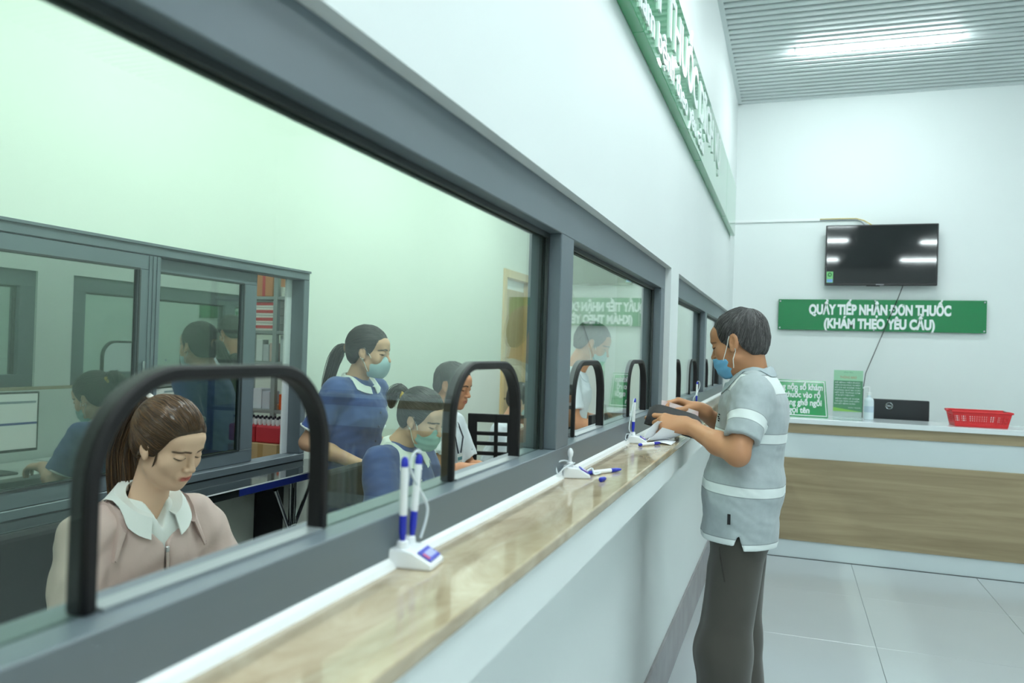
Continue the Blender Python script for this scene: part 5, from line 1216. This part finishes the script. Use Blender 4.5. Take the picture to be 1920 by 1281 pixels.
def s_c(u, v): return np.array([-.452+.045*v+.055*u, 2.66+.05*v+.01*u, z0+.004+.050*u**1.3-.016*v*u-.010*u*v])+np.array([.014*u*v, .05*v, 0])
sheet('receipt', s_c, 'white receipt leaning in the middle of the folded papers')
def s_d(u, v): return np.array([-.430+.070*u, 2.66+.12*v-.03*u, z0+.0012+.004*math.sin(3*u)])
sheet('receipt', s_d, 'flat white slip lying under the other receipts')
# ---------------------------------------------------------------- office furniture
M_DESK = mat('desk_white', (216, 222, 218), .4)
for i, (a, b, w) in enumerate(((.25, 1.78, 'first hatch'), (1.80, 3.33, 'seated woman in blue'), (3.35, 4.88, 'second window pane'), (4.90, 6.43, 'far end of the office'))):
    d = tag(thing('office_desk', (0, 0, 0)), 'white office desk behind the glass at the '+w, 'desk', 'office desks behind the glass')
    MB().box(-1.06, -.62, a, b, .715, .740).build('desk_top', M_DESK, d, bevel=.003)
    for y in (a+.03, b-.055): MB().box(-1.04, -.64, y, y+.025, 0, .715).build('side_panel', M_DESK, d)
    MB().box(-.66, -.64, a+.056, b-.056, .25, .715).build('modesty_panel', M_DESK, d)
def monitor(x, y, rz, label, w=.52, h=.31):
    r = thing('computer_monitor', (x, y, .7405), rz, label, 'monitor', 'office computer monitors')     # screen faces -y in local space
    MB().box(-w/2, w/2, 0, .022, .11, .11+h).build('shell', mat('monitor_dark', (26, 27, 29), .4), r, bevel=.004)
    s = MB().box(-w/2+.012, w/2-.012, -.0015, 0, .125, .10+h).build('display', mat('display_lit', (226, 236, 232), .4, emit=.55), r)
    MB().box(-w/2+.012, w/2-.012, -.0025, -.0015, .25, .262).build('display_bar', mat('display_bar', (90, 110, 170), .4, emit=.3), s); MB().box(-w/2+.02, -.02, -.0025, -.0015, .36, .372).build('display_bar', mat('display_bar2', (150, 170, 180), .4, emit=.3), s)
    MB().box(-.03, .03, .022, .045, .0, .28).build('stand', mat('monitor_dark', (26, 27, 29), .4), r); MB().box(-.11, .11, -.04, .10, 0, .012).build('stand_foot', mat('monitor_dark', (26, 27, 29), .4), r, bevel=.004)
    return r
monitor(-.96, 2.85, PI/2*-1+.12, 'dark monitor on the desk seen through the second hatch', .46, .31)
monitor(-.90, 4.10, -PI/2-.2, 'dark monitor on the desk seen through the third hatch', .48, .29)
def office_chair(x, y, rz, label, padded=True):
    r = thing('office_chair', (x, y, 0), rz, label, 'chair', 'black office chairs'); m = mat('chair_black', (22, 23, 24), .5)     # faces +y in local space
    MB().box(-.23, .23, -.22, .22, .415, .465).build('seat', mat('chair_fabric', (34, 36, 38), .85), r, bevel=.018, bseg=3)
    MB().tube([(0, 0, .10), (0, 0, .415)], .025, 12).build('gas_column', M_CHROME, r, smooth=True)
    for k in range(5):
        a = 2*PI*k/5+.3; e = (.27*math.cos(a), .27*math.sin(a), .065); MB().tube([(0, 0, .10), e], [.026, .016], 8).build('base_leg', m, r); MB().lathe([(.008, 0), (.024, .008), (.026, .028), (.02, .05), (.008, .056)], 12, (e[0], e[1])).build('castor', m, r, smooth=True)
    MB().tube([(0, -.10, .44), (0, -.26, .45), (0, -.285, .60)], .018, 8).build('back_bracket', m, r, smooth=True)
    if padded:
        MB().box(-.21, .21, -.30, -.255, .56, .93).build('padded_backrest', mat('chair_fabric', (34, 36, 38), .85), r, bevel=.02, bseg=3); return r
    # slotted back shell: posts and bars
    by = -.27
    f = MB(); W2, zb, zt = .225, .56, 1.04
    def rr(z): return by-.06*((z-zb)/(zt-zb))
    rows = [(.56, .60), (.64, .665), (.705, .73), (.77, .795), (.835, .86), (.90, .925), (.985, 1.04)]
    f2 = []
    for (a, b) in rows:
        x2 = W2-.012*abs(((a+b)/2-.8)/.24)**2*2
        f.add([(-x2, rr(a)-.008, a), (x2, rr(a)-.008, a), (x2, rr(a)+.008, a), (-x2, rr(a)+.008, a), (-x2, rr(b)-.008, b), (x2, rr(b)-.008, b), (x2, rr(b)+.008, b), (-x2, rr(b)+.008, b)], [(0, 3, 2, 1), (4, 5, 6, 7), (0, 1, 5, 4), (1, 2, 6, 5), (2, 3, 7, 6), (3, 0, 4, 7)])
    for (xa, xb) in ((-.225, -.165), (-.055, -.03), (.03, .055), (.165, .225)):
        f.add([(xa, rr(zb)-.009, zb), (xb, rr(zb)-.009, zb), (xb, rr(zb)+.009, zb), (xa, rr(zb)+.009, zb), (xa, rr(zt)-.009, zt), (xb, rr(zt)-.009, zt), (xb, rr(zt)+.009, zt), (xa, rr(zt)+.009, zt)], [(0, 3, 2, 1), (4, 5, 6, 7), (0, 1, 5, 4), (1, 2, 6, 5), (2, 3, 7, 6), (3, 0, 4, 7)])
    f.build('slotted_backrest', m, r, bevel=.004)
    return r
office_chair(-1.66, 1.68, -PI/2, 'black office chair under the woman in the pink jacket')
office_chair(-1.53, 3.0, -PI/2, 'black office chair under the seated woman in blue')
office_chair(-1.80, 3.85, -PI/2, 'black office chair under the man with the badge')
office_chair(-1.80, 5.05, .25, 'black slotted-back office chair seen through the second hatch', False)
# items under the rear shelf
bd = tag(MB().box(XR+.002, XR+.014, 3.085, 3.295, .004, .745).build('gap_panel', mat('gap_black', (22, 24, 27), .35)), 'narrow black panel standing in for the dark open gap below the shelf', 'board')  # flat black panel in place of the dark opening, its shade put into colour
fs = tag(thing('folding_stand', (0, 0, 0)), 'chrome folding stand with crossed struts below the shelf edge', 'stand')
for (a, b) in (((-2.2, 3.16, .012), (-2.2, 3.16, .80)), ((-2.2, 3.19, .012), (-2.2, 3.19, .80)), ((-2.2, 3.17, .55), (-2.2, 3.34, .80)), ((-2.2, 3.17, .55), (-2.2, 3.04, .78))): MB().tube([a, b], .009, 8).build('strut', M_CHROME, fs, smooth=True)
MB().box(-2.215, -2.185, 3.155, 3.195, .50, .60).build('joint_clamp', M_CHROME, fs, bevel=.004); MB().box(-2.27, -2.12, 3.10, 3.25, 0, .012).build('foot_plate', M_BLACK, fs, bevel=.003)

# ---------------------------------------------------------------- storeroom goods seen through the open sash
YS = 4.25
rk = tag(thing('storage_rack', (0, 0, 0)), 'grey metal storage rack in the room behind the open window', 'rack'); RG = mat('rack_grey', (150, 158, 156), .4)
for x in (-3.62, -3.125, -2.62):
    for y in (YS+.0, YS+.42): MB().box(x-.015, x+.015, y, y+.03, 0, 2.05).build('upright', RG, rk)
for z in (.40, 1.02, 1.33, 1.53, 1.752): MB().box(-3.64, -2.60, YS+.005, YS+.45, z-.022, z).build('rack_shelf', RG, rk, bevel=.002)
def carton(x0, x1, y0, y1, z0, z1, rgb, nm, label, cat='box', tape=None, group=None, m=None):
    r = thing(nm, ((x0+x1)/2, (y0+y1)/2, z0), 0, label, cat, group); a, b, h = (x1-x0)/2, (y1-y0)/2, z1-z0
    MB().box(-a, a, -b, b, 0, h).build('box_body', m or mat('card_%d_%d_%d' % rgb, rgb, .7, var=.05), r, bevel=.002)
    if tape: MB().box(-a*.16, a*.16, -b-.001, -b+.001, 0, h).build('tape', mat('tape_%d_%d_%d' % tape, tape, .4), r)
    return r
carton(-3.30, -3.165, YS+.02, YS+.2, 1.753, 1.90, (206, 140, 92), 'carton', 'orange-brown box on the top rack shelf', tape=(204, 70, 66)); carton(-3.16, -3.09, YS+.035, YS+.14, 1.753, 1.815, (236, 238, 228), 'carton', 'small white box on the top rack shelf')
for k in range(4):
    c = carton(-3.30, -3.142, YS+.03, YS+.15, 1.531+k*.050, 1.579+k*.050, (232, 226, 220), 'medicine_box', ('lowest', 'second', 'third', 'topmost')[k]+' red-striped white medicine box of the stack of four on the rack', group='stack of medicine boxes')
    MB().box(-.075, .072, -.0615, -.0595, .014, .034).build('red_stripe', mat('pack_red', (206, 72, 70), .5), c)
bg = tag(sdf_part('wrapped_bag', lambda P: ev([ell((-3.03, YS+.14, 1.600), (.066, .09, .064))], P)+folds(P, .004, 40, 7), (-3.16, YS, 1.5), (-2.96, YS+.25, 1.70), .008, mat('bag_blue', (70, 120, 206), .35, col2=(196, 216, 240), scale=18), None), 'blue and white plastic bag on the rack shelf', 'bag'); 
carton(-3.10, -2.95, YS+.03, YS+.2, 1.331, 1.50, (196, 206, 206), 'plastic_bin', 'translucent grey plastic bin below the blue bag', 'bin'); 
for k, (x, w, hh, c) in enumerate(((-3.29, .05, .14, (228, 232, 232)), (-3.235, .045, .11, (196, 200, 204)), (-3.185, .04, .12, (216, 190, 180)))): carton(x, x+w, YS+.036, YS+.1, 1.331, 1.331+hh, c, 'medicine_box', ('tall white', 'short grey', 'slim pinkish')[k]+' medicine pack on the rack behind the grey post', group='packs on the third shelf')
for k, (x, w, hh, c) in enumerate(((-3.31, .075, .13, (224, 230, 236)), (-3.23, .06, .115, (206, 212, 222)), (-3.10, .022, .10, (236, 96, 40)), (-3.07, .05, .035, (120, 196, 70)), (-3.165, .055, .03, (236, 210, 180)))): carton(x, x+w, YS+.036, YS+.14, 1.021, 1.021+hh, c, 'medicine_box', ('plastic-wrapped white', 'plastic-wrapped grey', 'narrow orange', 'flat green', 'flat cream')[k]+' pack on the rack shelf at hatch height', group='packs on the second shelf')
tb = tag(thing('sorting_table', (0, 0, 0)), 'brown wooden table in front of the storage rack', 'table'); TW = wood_mat('table_brown', (150, 112, 66), (128, 92, 52), 0)
MB().box(-3.65, -2.62, YS-.50, YS-.02, .70, .735).build('table_top', TW, tb, bevel=.003); MB().box(-3.6, -2.65, YS-.49, YS-.47, .45, .70).build('front_panel', TW, tb)
for x in (-3.6, -2.68):
    for y in (YS-.46, YS-.08): MB().box(x, x+.04, y, y+.04, 0, .70).build('leg', TW, tb)
carton(-3.215, -3.10, YS-.30, YS-.05, .736, .830, (206, 178, 136), 'carton', 'small beige carton, left of the pair under the red tray'); carton(-3.095, -2.86, YS-.30, YS-.05, .736, .845, (200, 172, 130), 'carton', 'beige carton with tape, right of the pair under the red tray', tape=(178, 146, 96))
rt = tag(thing('red_tray', (0, 0, 0)), 'red padded tray holding vials on the cartons', 'tray'); RD = mat('tray_red', (196, 48, 62), .55, bump=.1)
MB().box(-3.24, -3.045, YS-.27, YS-.06, .846, .950).build('tray_section', RD, rt, bevel=.012, bseg=2); MB().box(-3.04, -2.86, YS-.27, YS-.06, .846, .950).build('tray_section', RD, rt, bevel=.012, bseg=2)
vm = (mat('vial_dark', (40, 38, 52), .3), mat('vial_white', (222, 226, 230), .3))
for i in range(12):
    for j in range(2):
        v = thing('vial', (-3.225+i*.0315, YS-.23+j*.06, .9505), 0, ('%s vial from the left in the %s row of the red tray' % (('first', 'second', 'third', 'fourth', 'fifth', 'sixth', 'seventh', 'eighth', 'ninth', 'tenth', 'eleventh', 'twelfth')[i], ('front', 'rear')[j])), 'vial', 'vials in the red tray')
        MB().lathe([(.010, 0), (.010, .030), (.006, .036)], 8).build('glass', vm[1], v, smooth=True); MB().lathe([(.0075, .036), (.0075, .050), (.004, .052)], 8).build('cap', vm[0], v, smooth=True)
# ---------------------------------------------------------------- people in the room
_cust, _lt, _rt, _hd = make_customer()
make_beige_woman(); make_standing_woman(); make_seated_woman(); make_white_man(); make_coat_person(); make_far_person()
# wallet held in both hands
wl = tag(thing('wallet', (0, 0, 0)), 'open black leather wallet held by the man in the striped polo', 'wallet'); LE = mat('leather_black', (28, 27, 28), .38, bump=.1, bscale=150)
def leaf(p0, p1, v, bow, t=.007):
    p0, p1, v = map(lambda q: np.array(q, float), (p0, p1, v)); nrm = unit(np.cross(p1-p0, v)); P = []
    for i in range(13):
        u = i/12; row = []
        for j in range(7):
            w = j/6; row.append(p0*(1-u)+p1*u+v*w+nrm*bow*math.sin(PI*w*.9)+(v*-.30*((2*u-1)**8)*w))
        P.append(row)
    return solidify_grid('leaf', P, LE, wl, t)
W0, W1 = (-.478, 2.792, 1.214), (-.298, 2.792, 1.172)
leaf(W0, W1, (.022, .022, .070), .006); leaf(W0, W1, (.010, .085, .030), -.008)
MB().tube([np.array(W0)+(.0, .002, 0), np.array(W1)], .006, 8).build('spine', LE, wl, smooth=True)
def bn(u, v): return np.array([-.425+.13*u, 2.812+.012*v+.01*math.sin(3*u), 1.240-.035*u+.056*v])
tag(solidify_grid('banknote', [[bn(i/8, j/4) for j in range(5)] for i in range(9)], mat('note_pale', (222, 206, 206), .7, col2=(206, 170, 170), scale=30), None, .0006), 'pale banknote sticking out of the open wallet', 'banknote')
